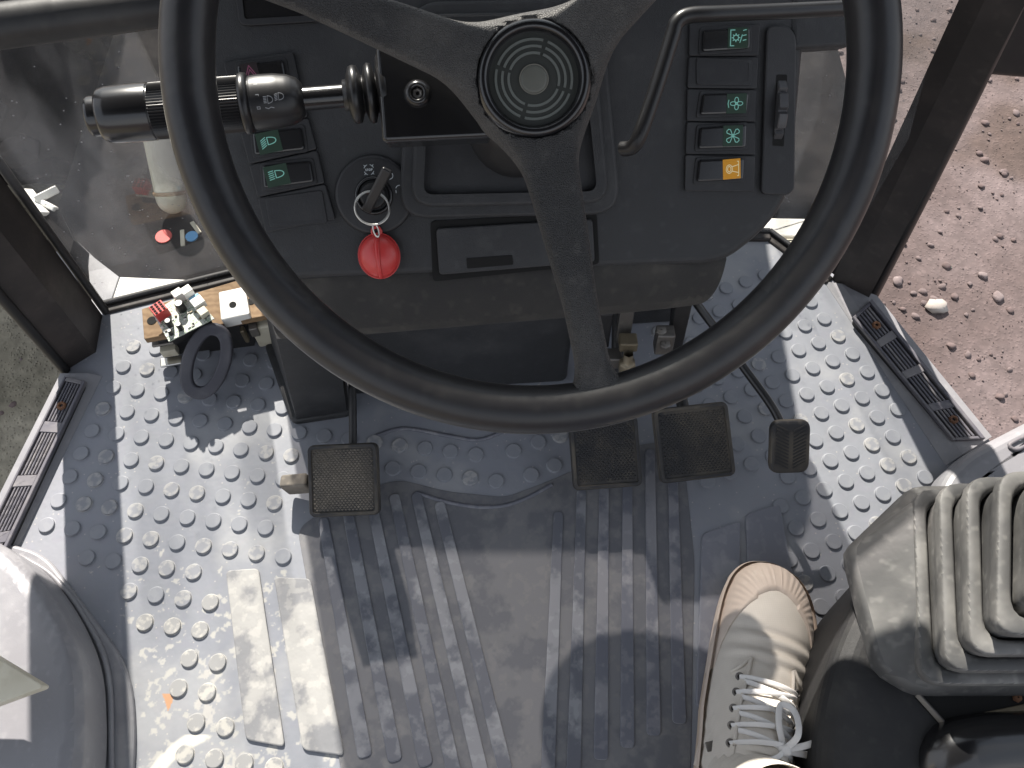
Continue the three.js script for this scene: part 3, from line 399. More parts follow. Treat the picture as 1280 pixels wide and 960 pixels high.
const avg = q => [q.reduce((s, p) => s + p[0], 0) / q.length, q.reduce((s, p) => s + p[1], 0) / q.length];
function rocker(parent, q, z, blank) { const r = sub(blank ? 'blank_cover' : 'rocker_switch', parent);
  frameRing('bezel', inset(q, -0.0022), 0.003, 0.0026, z - 0.001, z + 0.0012, M.panel, r, 0.0005);
  quadPlate('cap', q, z - 0.001, z + (blank ? 0.0010 : 0.0042), 0.0026, blank ? M.panel : M.blackGloss, r, blank ? 0.0006 : 0.0016); return r; }
{ // switch bank beside the ignition
  const bank = sub('switch_bank', dash), L = s => [mix(280, 333, s), mix(78, 290, s)], quads = [[-0.2232,0.0891],[-0.1673,0.0937],[-0.2173,0.0352],[-0.1616,0.0436],[-0.2145,0.0099],[-0.1576,0.0183],[-0.2111,-0.0165],[-0.1543,-0.0087],[-0.2085,-0.0455],[-0.1493,-0.0383],[-0.2202,0.0631],[-0.1648,0.0689]];
  const [q0, q1, q2, q3, q4, q5, q6, q7, q8, q9, qa, qb] = quads;
  [[q0, q1, qb, qa], [qa, qb, q3, q2], [q2, q3, q5, q4], [q4, q5, q7, q6], [q6, q7, q9, q8]].forEach(q => quadPlate('module', inset(q, 0.0004), -0.001, 0.0045, 0.0022, M.panel, bank, 0.0008));
  const sw = [[[-0.2118,0.0855],[-0.1756,0.0876],[-0.1748,0.0749],[-0.2119,0.0723]], [[-0.2112,0.0595],[-0.1726,0.0626],[-0.1721,0.0467],[-0.2102,0.0441]], [[-0.2071,0.0346],[-0.1677,0.0359],[-0.1672,0.0189],[-0.2076,0.0171]], [[-0.203,0.0086],[-0.1638,0.0099],[-0.163,-0.0068],[-0.2039,-0.0093]], [[-0.2023,-0.0191],[-0.1598,-0.0161],[-0.1586,-0.0383],[-0.2017,-0.0387]]];
  const tn = 0.13;
  rocker(bank, sw[0], 0.0045); rocker(bank, sw[1], 0.0045, true); rocker(bank, sw[2], 0.0045); rocker(bank, sw[3], 0.0045); rocker(bank, sw[4], 0.0045, true);
  print('hazard_print', 0.013, 0.013, 128, hazardIcon, bank, [-0.2019,0.0801], 0.0089, tn);
  print('lamp_print', 0.019, 0.0165, 128, (x, W, H) => { x.scale(W / 128, H / 128); lampIcon(16)(x, 128, 128); }, bank, [-0.1947,0.0263], 0.0089, tn);
  print('lamp_print', 0.019, 0.0165, 128, (x, W, H) => { x.scale(W / 128, H / 128); lampIcon(4)(x, 128, 128); }, bank, [-0.1918,0.0002], 0.0089, tn);
}
{ // switch bank on the other side of the wheel, with the ventilation dial
  const bank = sub('switch_bank', dash);
  const l = [[0.1489,0.0974],[0.148,0.072],[0.1464,0.0474],[0.1458,0.0216],[0.1445,-0.0047],[0.1435,-0.0348]], r = [[0.2073,0.093],[0.2063,0.0687],[0.2053,0.0432],[0.2049,0.0173],[0.2045,-0.0092],[0.2042,-0.0395]];
  for (let k = 0; k < 5; k++) quadPlate('module', inset([l[k], r[k], r[k + 1], l[k + 1]], 0.0004), -0.001, 0.0035, 0.002, M.panel, bank, 0.0008);
  const sw = [[[0.1593,0.0908],[0.1975,0.0905],[0.1976,0.0747],[0.1585,0.0745]], [[0.1565,0.0684],[0.1984,0.0648],[0.1978,0.0487],[0.1564,0.0517]], [[0.159,0.0422],[0.1972,0.0406],[0.1953,0.0249],[0.1563,0.026]], [[0.1562,0.0158],[0.1954,0.0159],[0.1949,-0.0021],[0.1547,-0.0008]], [[0.1553,-0.0099],[0.1936,-0.0111],[0.193,-0.0281],[0.1532,-0.0275]]];
  sw.forEach((q, k) => rocker(bank, q, 0.0035, k === 1));
  const sc = d => (x, W, H) => { x.scale(W / 128, H / 128); d(x, 128, 128); };
  print('gear_print', 0.0165, 0.0155, 128, sc(gearIcon), bank, [0.1873,0.0832], 0.0079, -0.03); print('fan_print', 0.0165, 0.0155, 128, sc(fanIcon(true)), bank, [0.1865,0.033], 0.0079, -0.03);
  print('fan_print', 0.0165, 0.0165, 128, sc(fanIcon(false)), bank, [0.1836,0.0077], 0.0079, -0.03); print('coil_print', 0.0150, 0.0162, 128, sc(coilIcon), bank, [0.1827,-0.0189], 0.0079, 0.02);
  const dial = sub('ventilation_dial', dash), q = [[0.212,0.0915],[0.2305,0.0905],[0.2367,0.0822],[0.2382,-0.0391],[0.2327,-0.044],[0.209,-0.0418]];
  quadPlate('cover', q, -0.001, 0.005, 0.006, M.panel, dial, 0.0015);
  quadPlate('slot', [[0.2206,0.0536],[0.2293,0.0531],[0.2277,-0.0035],[0.2181,-0.0022]], 0.005, 0.0054, 0.001, M.gap, dial, 0.0001);
  const c = [0.2238,0.0257]; const prof = []; for (let k = 0; k < 96; k++) { const a = k / 96 * 2 * Math.PI, m = (k % 8) < 2 ? 0.9 : 1; prof.push([0.031 * m * Math.cos(a), 0.031 * m * Math.sin(a)]); }
  const w = new THREE.ExtrudeGeometry(poly(prof), { depth: 0.006, bevelEnabled: true, bevelSize: 0.0008, bevelThickness: 0.0008, bevelSegments: 1 }); w.translate(0, 0, -0.003).rotateY(Math.PI / 2).rotateZ(-0.06).translate(c[0], c[1], -0.0165); mesh('thumb_wheel', w, mat({ name: 'thumb_wheel', color: lin(0.05, 0.05, 0.054), roughness: 0.4 }), dial);
}
{ // ignition: round plate with positions printed, and the lock barrel
  const c = [-0.1161,-0.0209], ig = sub('ignition_switch', dash);
  const at = (g, z = 0) => g.rotateX(Math.PI / 2).translate(c[0], c[1], z);
  mesh('plate', at(lathe([[0, 0.005], [0.029, 0.005], [0.0315, 0.0042], [0.0325, 0.002], [0.0326, -0.002]], 48)), M.panel, ig);
  mesh('bezel', at(lathe([[0.0120, 0.004], [0.0124, 0.0072], [0.0142, 0.0078], [0.0156, 0.0066], [0.0160, 0.004]], 40)), M.blackGloss, ig);
  mesh('barrel', at(lathe([[0, 0.014], [0.009, 0.014], [0.0105, 0.0128], [0.0108, 0.004]], 32)), M.black, ig);
  const W = '#c8d0d4', pb = '#191a1d';
  print('stop_print', 0.0115, 0.0115, 96, (x, w, h) => { bg(x, w, h, pb); ink(x, 3.2, W); x.beginPath(); x.arc(48, 48, 34, 0.35, 1.2); x.stroke(); x.beginPath(); x.arc(48, 48, 34, 1.9, 2.8); x.stroke(); x.beginPath(); x.arc(48, 48, 34, 3.5, 4.4); x.stroke(); x.beginPath(); x.arc(48, 48, 34, 5.0, 5.9); x.stroke(); for (const [a, b] of [[16, 16], [80, 16], [16, 80], [80, 80]]) path(x, [[a, b], [a + (a < 48 ? 10 : -10), b + (b < 48 ? 10 : -10)]]); x.font = 'bold 21px sans-serif'; x.textAlign = 'center'; x.fillText('STOP', 48, 56); }, ig, [-0.1179,-0.0001], 0.0052);
  print('run_print', 0.010, 0.010, 96, (x, w, h) => { bg(x, w, h, pb); ink(x, 4, W); x.beginPath(); x.arc(44, 50, 27, -1.1, 1.6); x.stroke(); path(x, [[44, 20], [44, 44]]); }, ig, [-0.1013,-0.0057], 0.0052);
  print('start_print', 0.011, 0.010, 96, (x, w, h) => { bg(x, w, h, pb); ink(x, 4, W); x.beginPath(); x.arc(48, 56, 28, 3.5, 5.9); x.stroke(); path(x, [[20, 62], [20, 80]]); path(x, [[74, 62], [80, 78]]); }, ig, [-0.0944,-0.0158], 0.0052);
}
{ // key with ring and red helmet fob
  const t = onDash(thing('key_ring', 'ignition key with steel ring and red helmet shaped fob in the dashboard', 'key'));
  const a = V(...[-0.1211,-0.0304], 0.018), b = V(...[-0.1016,-0.0025], 0.034), l = a.distanceTo(b);
  mesh('key_head', along(rbox(0.0085, l + 0.006, 0.0042, 0.0018, 3).translate(0, l / 2, 0), a, b), M.rod, t);
  const rc = [-0.1171,-0.03]; const ring = new THREE.TorusGeometry(0.0138, 0.0009, 8, 48); ring.rotateX(-0.35).rotateY(0.2).translate(rc[0], rc[1], 0.021); mesh('split_ring', ring, M.chrome, t);
  const ring2 = new THREE.TorusGeometry(0.0138, 0.0009, 8, 48); ring2.rotateX(-0.42).rotateY(0.24).translate(rc[0] + 0.0004, rc[1] - 0.0005, 0.0228); mesh('split_ring', ring2, M.chrome, t);
  const lc = [-0.1164,-0.0485]; mesh('link', new THREE.TorusGeometry(0.0042, 0.0010, 8, 24).scale(0.55, 1.25, 1).rotateY(0.6).rotateZ(0.2).translate(lc[0], lc[1], 0.0155), M.chrome, t);
  const fc = [-0.1167,-0.0712], fob = sub('fob', t); fob.position.set(fc[0], fc[1], 0.006);
  const dome = grid(40, 14, (u, v) => { const th = u * 2 * Math.PI, ph = v * Math.PI / 2, r = Math.sin(ph), sq = 1 + 0.03 * Math.cos(2 * th); return [0.0165 * r * Math.cos(th) * sq, 0.0182 * r * Math.sin(th) + 0.0008, 0.0125 * Math.cos(ph)]; }, true);
  mesh('shell', dome, M.fob, fob);
  mesh('brim', lathe([[0.0168, 0.0004], [0.0178, 0.0010], [0.0176, -0.0006], [0.0150, -0.0010]], 40).rotateX(Math.PI / 2).scale(1, 1.09, 1).translate(0, 0.0008, 0), M.fob, fob);
  const rid = []; for (let k = 0; k <= 14; k++) { const p = -1.45 + k / 14 * 2.9; rid.push([0, 0.0184 * Math.sin(p) + 0.0008, 0.0128 * Math.cos(p)]); } mesh('ridge', tube(rid, 0.0013, 30, 6).scale(1.5, 1, 1), M.fob, fob);
  mesh('eye', new THREE.TorusGeometry(0.0036, 0.0013, 8, 20).translate(0.0, 0.0212, 0.0015), M.fob, fob);
}
tag(mesh('bent_lever', tube([[0.0822,0.5777,-0.4495], [0.0885,0.5828,-0.4462], [0.0934,0.5925,-0.4495], [0.1037,0.6141,-0.4731], [0.1139,0.6362,-0.4998], [0.1169,0.6424,-0.5072], [0.126,0.6448,-0.5117], [0.148,0.644,-0.5144], [0.2083,0.6383,-0.525], [0.2471,0.6324,-0.5352]], 0.0056, 90, 14), M.rod), 'thin black bent lever rod beside the instrument binnacle', 'lever');

// ================================================================ steering wheel
const wc = V(0.01298, 0.72594, -0.36259), wn = V(0.03903, 0.78628, 0.61664).normalize(), wa = V(0, 1, 0).cross(wn).normalize(), wb = wn.clone().cross(wa);
const wheelM = new THREE.Matrix4().makeBasis(wa, wb, wn).setPosition(wc);
const wheel = thing('steering_wheel', 'black three spoke steering wheel with round horn button', 'steering wheel'); wheelM.decompose(wheel.position, wheel.quaternion, wheel.scale);
mesh('rim', grid(160, 24, (u, v) => { const a = u * 2 * Math.PI, b = v * 2 * Math.PI, R = 0.1858 + 0.0142 * Math.cos(b), z = 0.0148 * Math.sin(b); return [R * Math.cos(a), R * Math.sin(a), z]; }, true), M.rim, wheel);
const seam = []; for (let k = 0; k < 64; k++) { const a = k / 64 * 2 * Math.PI; seam.push([0.1996 * Math.cos(a), 0.1996 * Math.sin(a), -0.003]); } mesh('rim_seam', tube(seam, 0.0007, 200, 5, true), mat({ name: 'rim_seam', map: dustNoise([0.05, 0.04, 0.035], [0.16, 0.13, 0.10], 181, 0.1), roughness: 0.8 }), wheel);
{ // hub and spokes are one moulding: rounded bodies blended where they meet
  const n = 132, mc = new MarchingCubes(n, M.leather, false, false, 200000), S = [0.192, 0.192, 0.06], zc = -0.026, h = n / 2, dirs = [-81, 39, 159].map(d => [Math.cos(d * Math.PI / 180), Math.sin(d * Math.PI / 180)]);
  const W = r => 0.0098 + 0.0068 * clamp((0.13 - r) / 0.09) + 0.010 * Math.pow(clamp((r - 0.156) / 0.026), 2.2);
  const smin = (a, b, k) => { const t = clamp(0.5 + 0.5 * (b - a) / k); return mix(b, a, t) - k * t * (1 - t); };
  const box2 = (a, b) => Math.hypot(Math.max(a, 0), Math.max(b, 0)) + Math.min(Math.max(a, b), 0);
  for (let k = 0; k < n; k++) for (let j = 0; j < n; j++) for (let i = 0; i < n; i++) {
    const x = (i - h) / h * S[0], y = (j - h) / h * S[1], z = (k - h) / h * S[2] + zc, rad = Math.hypot(x, y);
    let d = box2(rad - 0.0365 + 0.008, Math.abs(z + 0.046) - 0.0245 + 0.008) - 0.008;
    if (rad < 0.19) for (const [c, s] of dirs) { const r = x * c + y * s; if (r < 0) continue; const w = Math.abs(y * c - x * s), v = clamp((r - 0.024) / 0.155), m = 0.001 - 0.030 * Math.pow(1 - v, 1.6), ds = Math.max(box2(w - W(r) + 0.0065, Math.abs(z - m) - 0.0088 + 0.0065) - 0.0065, r - 0.186); d = smin(d, ds, 0.024); }
    d = Math.max(d, -Math.max(rad - 0.0322, -0.034 - z));
    mc.field[n * n * k + n * j + i] = -d; }
  mc.isolation = 0; mc.update();
  let g = new THREE.BufferGeometry(); const p = mc.positionArray.slice(0, mc.count * 3); for (let q = 0; q < p.length; q += 3) { p[q] *= S[0]; p[q + 1] *= S[1]; p[q + 2] = p[q + 2] * S[2] + zc; }
  g.setAttribute('position', new THREE.BufferAttribute(p, 3)); g = mergeVertices(g, 1e-5); g.computeVertexNormals(); g.setAttribute('uv', new THREE.Float32BufferAttribute(new Float32Array(g.attributes.position.count * 2), 2));
  mesh('spoke_frame', g, M.leather, wheel); }
{ const h = sub('horn_button', wheel); h.position.z = -0.040; const L = p => lathe(p, 72).rotateX(Math.PI / 2);
  mesh('horn_ring', L([[0.0328, 0.012], [0.0330, 0.0215], [0.0312, 0.0262], [0.0285, 0.0280], [0.0262, 0.0262], [0.0252, 0.0232], [0.0250, 0.019]]), M.blackGloss, h);
  mesh('disc', L([[0, 0.0226], [0.0252, 0.0220]]), mat({ name: 'horn_disc', color: lin(0.034, 0.037, 0.034), roughness: 0.4, clearcoat: 0.6, clearcoatRoughness: 0.12 }), h);
  mesh('centre_cap', L([[0, 0.0244], [0.0060, 0.0242], [0.0076, 0.0236], [0.0080, 0.0222]]), mat({ name: 'centre_cap', map: dustNoise([0.075, 0.078, 0.066], [0.12, 0.12, 0.105], 191, 0.1), roughness: 0.5 }), h);
  mesh('centre_rim', new THREE.TorusGeometry(0.0080, 0.0003, 6, 40).translate(0, 0, 0.0234), mat({ name: 'centre_rim', color: lin(0.16, 0.155, 0.13), roughness: 0.4 }), h);
  const rm = mat({ name: 'horn_line', color: lin(0.115, 0.125, 0.115), roughness: 0.45 });
  for (const r of [0.0142, 0.0178, 0.0214]) for (let k = 0; k < 4; k++) { const a0 = 1.22 + k * Math.PI / 2 + 0.06, s = new THREE.Shape(); s.absarc(0, 0, r + 0.0007, a0, a0 + 1.45, false); s.absarc(0, 0, r - 0.0007, a0 + 1.45, a0, true); const g = new THREE.ExtrudeGeometry(s, { depth: 0.0006, bevelEnabled: false, curveSegments: 24 }).translate(0, 0, 0.0224); mesh('ring_arc', g, rm, h); }
}
{ // column and stalk
  const col = thing('steering_column', 'black steering column with square switch housing under the wheel', 'steering column');
  const p = d => wc.clone().addScaledVector(wn, -d);
  mesh('shaft', along(lathe([[0.001, 0], [0.022, 0], [0.025, 0.02], [0.034, 0.05], [0.036, 0.10], [0.040, 0.22], [0.04, 0.30]], 32), p(0.028), p(0.4)), M.black, col);
  const hm = new THREE.Matrix4().makeBasis(wa, wb, wn), hc = VA([-0.0491,0.6559,-0.4198]);
  mesh('switch_housing', rbox(0.070, 0.058, 0.036, 0.0035, 3).applyMatrix4(hm).translate(hc.x, hc.y, hc.z), M.blackGloss, col);
  const sp = VA([-0.059,0.6699,-0.4077]), q = new THREE.Quaternion().setFromUnitVectors(V(0, 1, 0), wn);
  mesh('screw_boss', lathe([[0.0035, 0.0012], [0.0040, 0.0040], [0.0062, 0.0036], [0.0085, 0.001], [0.0092, -0.004]], 28).applyQuaternion(q).translate(sp.x, sp.y, sp.z), M.blackGloss, col);
  mesh('screw', lathe([[0.0012, 0.0004], [0.0016, 0.0022], [0.0034, 0.0024], [0.0036, 0]], 6).applyQuaternion(q).translate(sp.x, sp.y, sp.z), M.steel, col);
  const st = thing('signal_stalk', 'black turn signal stalk with ribbed collar and rubber bellows', 'stalk');
  const A = VA([-0.2635,0.6646,-0.3934]), B = VA([-0.0811,0.6552,-0.4248]), len = A.distanceTo(B), k = len / 373, put = (n, prof, m, seg = 40) => mesh(n, along(lathe(prof.map(([r, x]) => [r, x * k]), seg), A, B), m, st);
  put('end_button', [[0.001, 0], [0.0105, 0], [0.0118, 2], [0.0122, 5], [0.0122, 19]], M.blackGloss);
  put('barrel', [[0.0122, 14], [0.0150, 15], [0.0164, 19], [0.0172, 28], [0.0176, 50], [0.0176, 76], [0.0168, 77.5], [0.0168, 79]], M.blackGloss, 48);
  { const prof = []; for (let a = 0; a < 120; a++) { const t = a / 120 * 2 * Math.PI, r = a % 2 ? 0.0172 : 0.0165; prof.push([r * Math.cos(t), r * Math.sin(t)]); }
    const g = new THREE.ExtrudeGeometry(poly(prof), { depth: 108 * k, bevelEnabled: false }).rotateX(-Math.PI / 2).translate(0, 79 * k, 0); mesh('ribbed_collar', along(g, A, B), M.rod, st); }
  put('collar_ring', [[0.0160, 187], [0.0182, 188], [0.0190, 192], [0.0186, 197], [0.0172, 199], [0.0160, 200]], M.rod);
  put('head', [[0.0160, 199], [0.0166, 202], [0.0170, 212], [0.0168, 232], [0.0156, 248], [0.0134, 259], [0.0100, 265], [0.0075, 266]], M.rod, 48);
  put('rod', [[0.0074, 262], [0.0074, 322]], M.blackGloss);
  const bel = []; for (const [r, x] of [[0.0085, 316], [0.0098, 317], [0.0098, 321], [0.0120, 322], [0.0172, 326], [0.0182, 331], [0.0176, 337], [0.0118, 341], [0.0115, 343], [0.0170, 346], [0.0188, 350], [0.0184, 355], [0.0122, 359], [0.0120, 360], [0.0215, 362], [0.0236, 365], [0.0236, 371], [0.0215, 374]]) bel.push([r, x]);
  put('bellows', bel, M.rod, 48);
  // print on the stalk head, wrapped on the side towards the driver
  const c = document.createElement('canvas'); c.width = 256; c.height = 224; const x = c.getContext('2d'); bg(x, 256, 224, '#1d1d1f'); x.translate(20, 30); ink(x, 4, '#8e9093'); path(x, [[10, 30], [34, 30]]); x.beginPath(); x.arc(70, 22, 3, 0, 7); x.fill(); path(x, [[14, 84], [34, 84], [34, 92]]); path(x, [[14, 140], [32, 140], [32, 150], [14, 150]], true);
  for (const [ox, oy, sl] of [[82, 96, 0], [152, 84, 6]]) { for (let j = 0; j < 5; j++) path(x, [[ox - 22, oy + j * 7 + sl], [ox - 3, oy + j * 7]]); x.beginPath(); x.moveTo(ox + 4, oy - 3); x.lineTo(ox + 4, oy + 32); x.quadraticCurveTo(ox + 36, oy + 30, ox + 36, oy + 15); x.quadraticCurveTo(ox + 36, oy, ox + 4, oy - 3); x.stroke(); }
  path(x, [[64, 146], [84, 152], [100, 146], [120, 150]]);
  const ct = new THREE.CanvasTexture(c); ct.colorSpace = THREE.SRGBColorSpace;
  const ax = B.clone().sub(A).normalize(), cam = V(0.0, 0.9, 0.42).addScaledVector(ax, -V(0, 0.9, 0.42).dot(ax)).normalize(), up = cam.clone().cross(ax).multiplyScalar(1);
  const gp2 = grid(12, 20, (u, v) => { const sp2 = 203 + 50 * u, s = sp2 * k, rad = 0.0002 + (sp2 < 212 ? mix(0.0166, 0.0170, (sp2 - 202) / 10) : sp2 < 232 ? mix(0.0170, 0.0168, (sp2 - 212) / 20) : sp2 < 248 ? mix(0.0168, 0.0156, (sp2 - 232) / 16) : mix(0.0156, 0.0134, (sp2 - 248) / 11)), th = mix(-0.95, 0.75, v), P = A.clone().addScaledVector(ax, s).addScaledVector(cam, rad * Math.cos(th)).addScaledVector(up, rad * Math.sin(th)); return [P.x, P.y, P.z]; });
  const uvA = []; for (let j = 0; j <= 20; j++) for (let i = 0; i <= 12; i++) uvA.push(i / 12, j / 20); gp2.setAttribute('uv', new THREE.Float32BufferAttribute(uvA, 2));
  mesh('stalk_print', gp2, mat({ name: 'stalk_print', map: ct, roughness: 0.4 }), st, false);
}

// ================================================================ under the dashboard
{ const t = thing('footwell_duct', 'black box shaped duct standing under the dashboard beside the foot pedal', 'duct');
  mesh('body', prismBetween([[-0.2952,0,-0.4984], [-0.2281,0,-0.5107], [-0.2546,0,-0.6238], [-0.3469,0,-0.6212]], [[-0.2601,0.25,-0.4815], [-0.1958,0.25,-0.4939], [-0.2095,0.25,-0.5586], [-0.2873,0.25,-0.5497]]), M.dash, t);
  mesh('foot', flat(plate(poly(gp([[-0.3012,-0.4935],[-0.2211,-0.507],[-0.25,-0.6238],[-0.3558,-0.6185]]), 0.01), -0.001, 0.012, 0.004, 3)), M.dash, t); }
tag(mesh('bulkhead', rbox(0.305, 0.187, 0.03, 0.01, 3).rotateY(0.07).translate(-0.075, 0.092, -0.565), M.dash), 'dark low bulkhead panel on the floor under the dashboard', 'panel');
tag(mesh('bulkhead', rbox(0.18, 0.33, 0.02, 0.008, 3).rotateY(0.07).translate(0.165, 0.164, -0.665), M.dash), 'dark low bulkhead panel behind the pedal bracket', 'panel');
tag(mesh('added_shade_body', new THREE.SphereGeometry(1, 32, 20).scale(0.14, 0.10, 0.05).translate(0.045, 0.400, -0.575), M.black), 'black rounded heater added unseen under the dashboard to shade the mat', 'shade_body');  // unseen body added to cast the rounded shadow on the mat
function pad(parent, c, n, turn, w, h, tread, m = M.padRubber, kind = 'grid') { // pedal pad facing n
  const g = sub('pad', parent), z = VA(n).normalize(), x = V(Math.cos(turn), 0, -Math.sin(turn)).addScaledVector(z, -V(Math.cos(turn), 0, -Math.sin(turn)).dot(z)).normalize(), y = z.clone().cross(x);
  new THREE.Matrix4().makeBasis(x, y, z).setPosition(VA(c)).decompose(g.position, g.quaternion, g.scale);
  const q = [[-w, -h], [w, -h], [w, h], [-w, h]];
  mesh('plate', plate(poly(q, kind === 'grid' ? 0.009 : 0.013), -0.012, 0, 0.004, 3, 6), m, g);
  const list = [];
  if (kind === 'grid') { frameRing('lip', inset(q, 0.0012), 0.008, 0.0045, -0.001, 0.0026, m, g, 0.001);
    const s = 0.0046; for (let j = -14; j <= 14; j++) for (let i = -14; i <= 14; i++) { const px = (i + (j & 1 ? 0.5 : 0)) * s, py = j * s * 0.62; if (Math.abs(px) > w - 0.008 || Math.abs(py) > h - 0.008) continue; const b = new THREE.ConeGeometry(0.0025, 0.0026, 4, 1).rotateX(Math.PI / 2).scale(1, 0.72, 1).translate(px, py, 0.0009); list.push(b); } }
  else for (const sx of [-1, 1]) for (let j = -9; j <= 9; j++) { const py = j * 0.0042 + 0.003; const x0 = sx < 0 ? -w + 0.005 : 0.002, x1 = sx < 0 ? -0.002 : w - 0.005; const cy = py + (sx < 0 ? 0 : 0); if (Math.abs(cy) > h - 0.007) continue; list.push(new THREE.BoxGeometry(x1 - x0, 0.0016, 0.0014).rotateZ(sx * 0.45).translate((x0 + x1) / 2, cy, 0.0004)); }
  const t = mesh('tread', merge(list), tread, g); t.userData.kind = 'stuff'; return g; }
{ const t = thing('clutch_pedal', 'square rubber tread foot pedal half in sun beside the footwell duct', 'pedal', 'foot pedals');
  pad(t, [-0.2126,0.0555,-0.3918], [-0.05, 0.90, 0.42], 0.05, 0.0451, 0.0455, M.padDusty);
  mesh('arm', tube([[-0.2046,0.0454,-0.4068], [-0.2049,0.0558,-0.4412], [-0.2058,0.0682,-0.4752], [-0.2087,0.0837,-0.5256]], 0.0052, 24, 8), M.black, t);
  const a = VA([-0.2896,0.0264,-0.3967]), b = VA([-0.2635,0.0321,-0.3967]), l = a.distanceTo(b); mesh('stop_block', along(rbox(0.030, l + 0.01, 0.018, 0.004).translate(0, l / 2, 0), a, b), M.padDusty, t); }
{ const t = thing('brake_pedal', 'worn dusty square tread pedal under the steering wheel rim', 'pedal', 'foot pedals');
  pad(t, [0.1179,0.0716,-0.4221], [0.02, 0.90, 0.42], 0.08, 0.044, 0.045, M.padRubber);
  mesh('arm', tube([[0.1248,0.0617,-0.4375], [0.1303,0.0682,-0.4752], [0.1357,0.0837,-0.5256], [0.1378,0.1033,-0.5625], [0.1378,0.1278,-0.6086]], 0.008, 24, 8), M.black, t); }
{ const t = thing('brake_pedal', 'black square tread pedal beside the treadle on a thin rod', 'pedal', 'foot pedals');
  pad(t, [0.2282,0.0842,-0.4308], [0.05, 0.90, 0.42], 0.12, 0.0482, 0.047, M.padRubber);
  mesh('arm', tube([[0.2258,0.0724,-0.4449], [0.2192,0.0779,-0.4935], [0.2129,0.0935,-0.5441], [0.2129,0.1131,-0.5809], [0.2151,0.141,-0.6122]], 0.008, 24, 8), M.black, t); }
{ const t = thing('throttle_pedal', 'small oblong ribbed throttle treadle on a thin bent rod', 'pedal', 'foot pedals');
  pad(t, [0.3373,0.1135,-0.4114], [0.06, 0.80, 0.60], 0.02, 0.0245, 0.033, M.padRubber, M.padRubber, 'ribs');
  mesh('rod', tube([[0.3371,0.1066,-0.4261], [0.3232,0.1134,-0.4643], [0.2917,0.1235,-0.5154], [0.2577,0.1419,-0.5607], [0.2251,0.1734,-0.5879], [0.1992,0.2294,-0.5868]], 0.0054, 40, 10), M.rod, t); }
{ const t = thing('pedal_bracket', 'greasy steel pedal bracket with brass bolt under the dashboard', 'bracket');
  const K = (p, w, h, d, m, n, ry = 0) => { const o = mesh(n, rbox(w, h, d, 0.002), m, t); o.position.set(...p); o.rotation.set(-0.2, ry, 0); };
  K([0.1388,0.1796,-0.5569], 0.018, 0.085, 0.014, M.steel, 'link'); K([0.1417,0.1644,-0.5284], 0.022, 0.014, 0.02, M.brass, 'clevis'); K([0.1116,0.1379,-0.5211], 0.05, 0.018, 0.02, M.steel, 'cross_rod'); K([0.1875,0.1572,-0.5362], 0.022, 0.034, 0.02, M.steel, 'switch_body'); K([0.1066,0.1642,-0.5492], 0.03, 0.06, 0.012, M.black, 'hanger'); K([0.2072,0.158,-0.5589], 0.02, 0.09, 0.014, M.black, 'hanger');
  const a = VA([0.1418,0.1357,-0.5064]), b = VA([0.1413,0.1676,-0.513]); mesh('brass_bolt', along(lathe([[0.001, -0.004], [0.0100, -0.004], [0.0112, 0], [0.0112, 0.012], [0.0100, 0.015], [0.0065, 0.017], [0.0065, 0.03]], 6), a, b), M.brass, t);
  for (const p of [[0.1867,0.1626,-0.525], [0.1818,0.1704,-0.5396]]) { const o = mesh('nut', lathe([[0.001, 0.006], [0.006, 0.006], [0.007, 0.004], [0.007, 0]], 6), M.steel, t); o.position.set(...p); } }

// ================================================================ parts lying in the corner: unit with board, gasket
{ const t = thing('control_unit', 'dismantled control unit with brown board and white bracket on the floor', 'control unit');
  const H = 0.074, q = [[-0.5097,-0.6362],[-0.3583,-0.6938],[-0.3291,-0.627],[-0.4965,-0.5874]];
  mesh('base_board', flat(plate(poly(gp(q), 0.002), H - 0.011, H, 0.001, 2)), M.wood, t);
  mesh('case', prismBetween([[-0.498,0,-0.6012], [-0.3723,0,-0.6212], [-0.3701,0,-0.6718], [-0.5006,0,-0.651]], [[-0.4851,0.062,-0.5946], [-0.3533,0.062,-0.6361], [-0.3665,0.062,-0.6816], [-0.4938,0.062,-0.6387]]), M.black, t);
  mesh('bracket', flat(plate(poly(gp([[-0.404,-0.6565],[-0.369,-0.6658],[-0.3559,-0.6212],[-0.3933,-0.611]]), 0.003), 0.064, 0.085, 0.0015, 2)), M.whitePlastic, t);
  mesh('bracket_hole', new THREE.CylinderGeometry(0.0048, 0.0048, 0.002, 20).translate(...[-0.381,0.0848,-0.6356]), M.gap, t);
  mesh('board_hole', new THREE.CylinderGeometry(0.0065, 0.0065, 0.002, 20).translate(...[-0.4917,0.0737,-0.6169]), M.gap, t);
  mesh('board_hole', new THREE.CylinderGeometry(0.0055, 0.0055, 0.002, 20).translate(...[-0.3607,0.0737,-0.6482]), M.gap, t);
  mesh('side_clip', rbox(0.030, 0.05, 0.02, 0.004).rotateY(0.25).translate(...[-0.3503,0.03,-0.6271]), M.creamPaint, t);
  for (const [p, w, h, d, m] of [[[-0.4802,0.028,-0.5968], 0.022, 0.016, 0.012, M.creamPaint], [[-0.4835,0.045,-0.5997], 0.03, 0.005, 0.01, M.steel], [[-0.3583,0.05,-0.6174], 0.012, 0.02, 0.012, M.steel], [[-0.482,0.012,-0.5878], 0.03, 0.004, 0.014, M.chrome], [[-0.3742,0.04,-0.6157], 0.006, 0.03, 0.01, M.brass]]) mesh('terminal', rbox(w, h, d, 0.0015).rotateY(0.2).translate(...p), m, t);
}
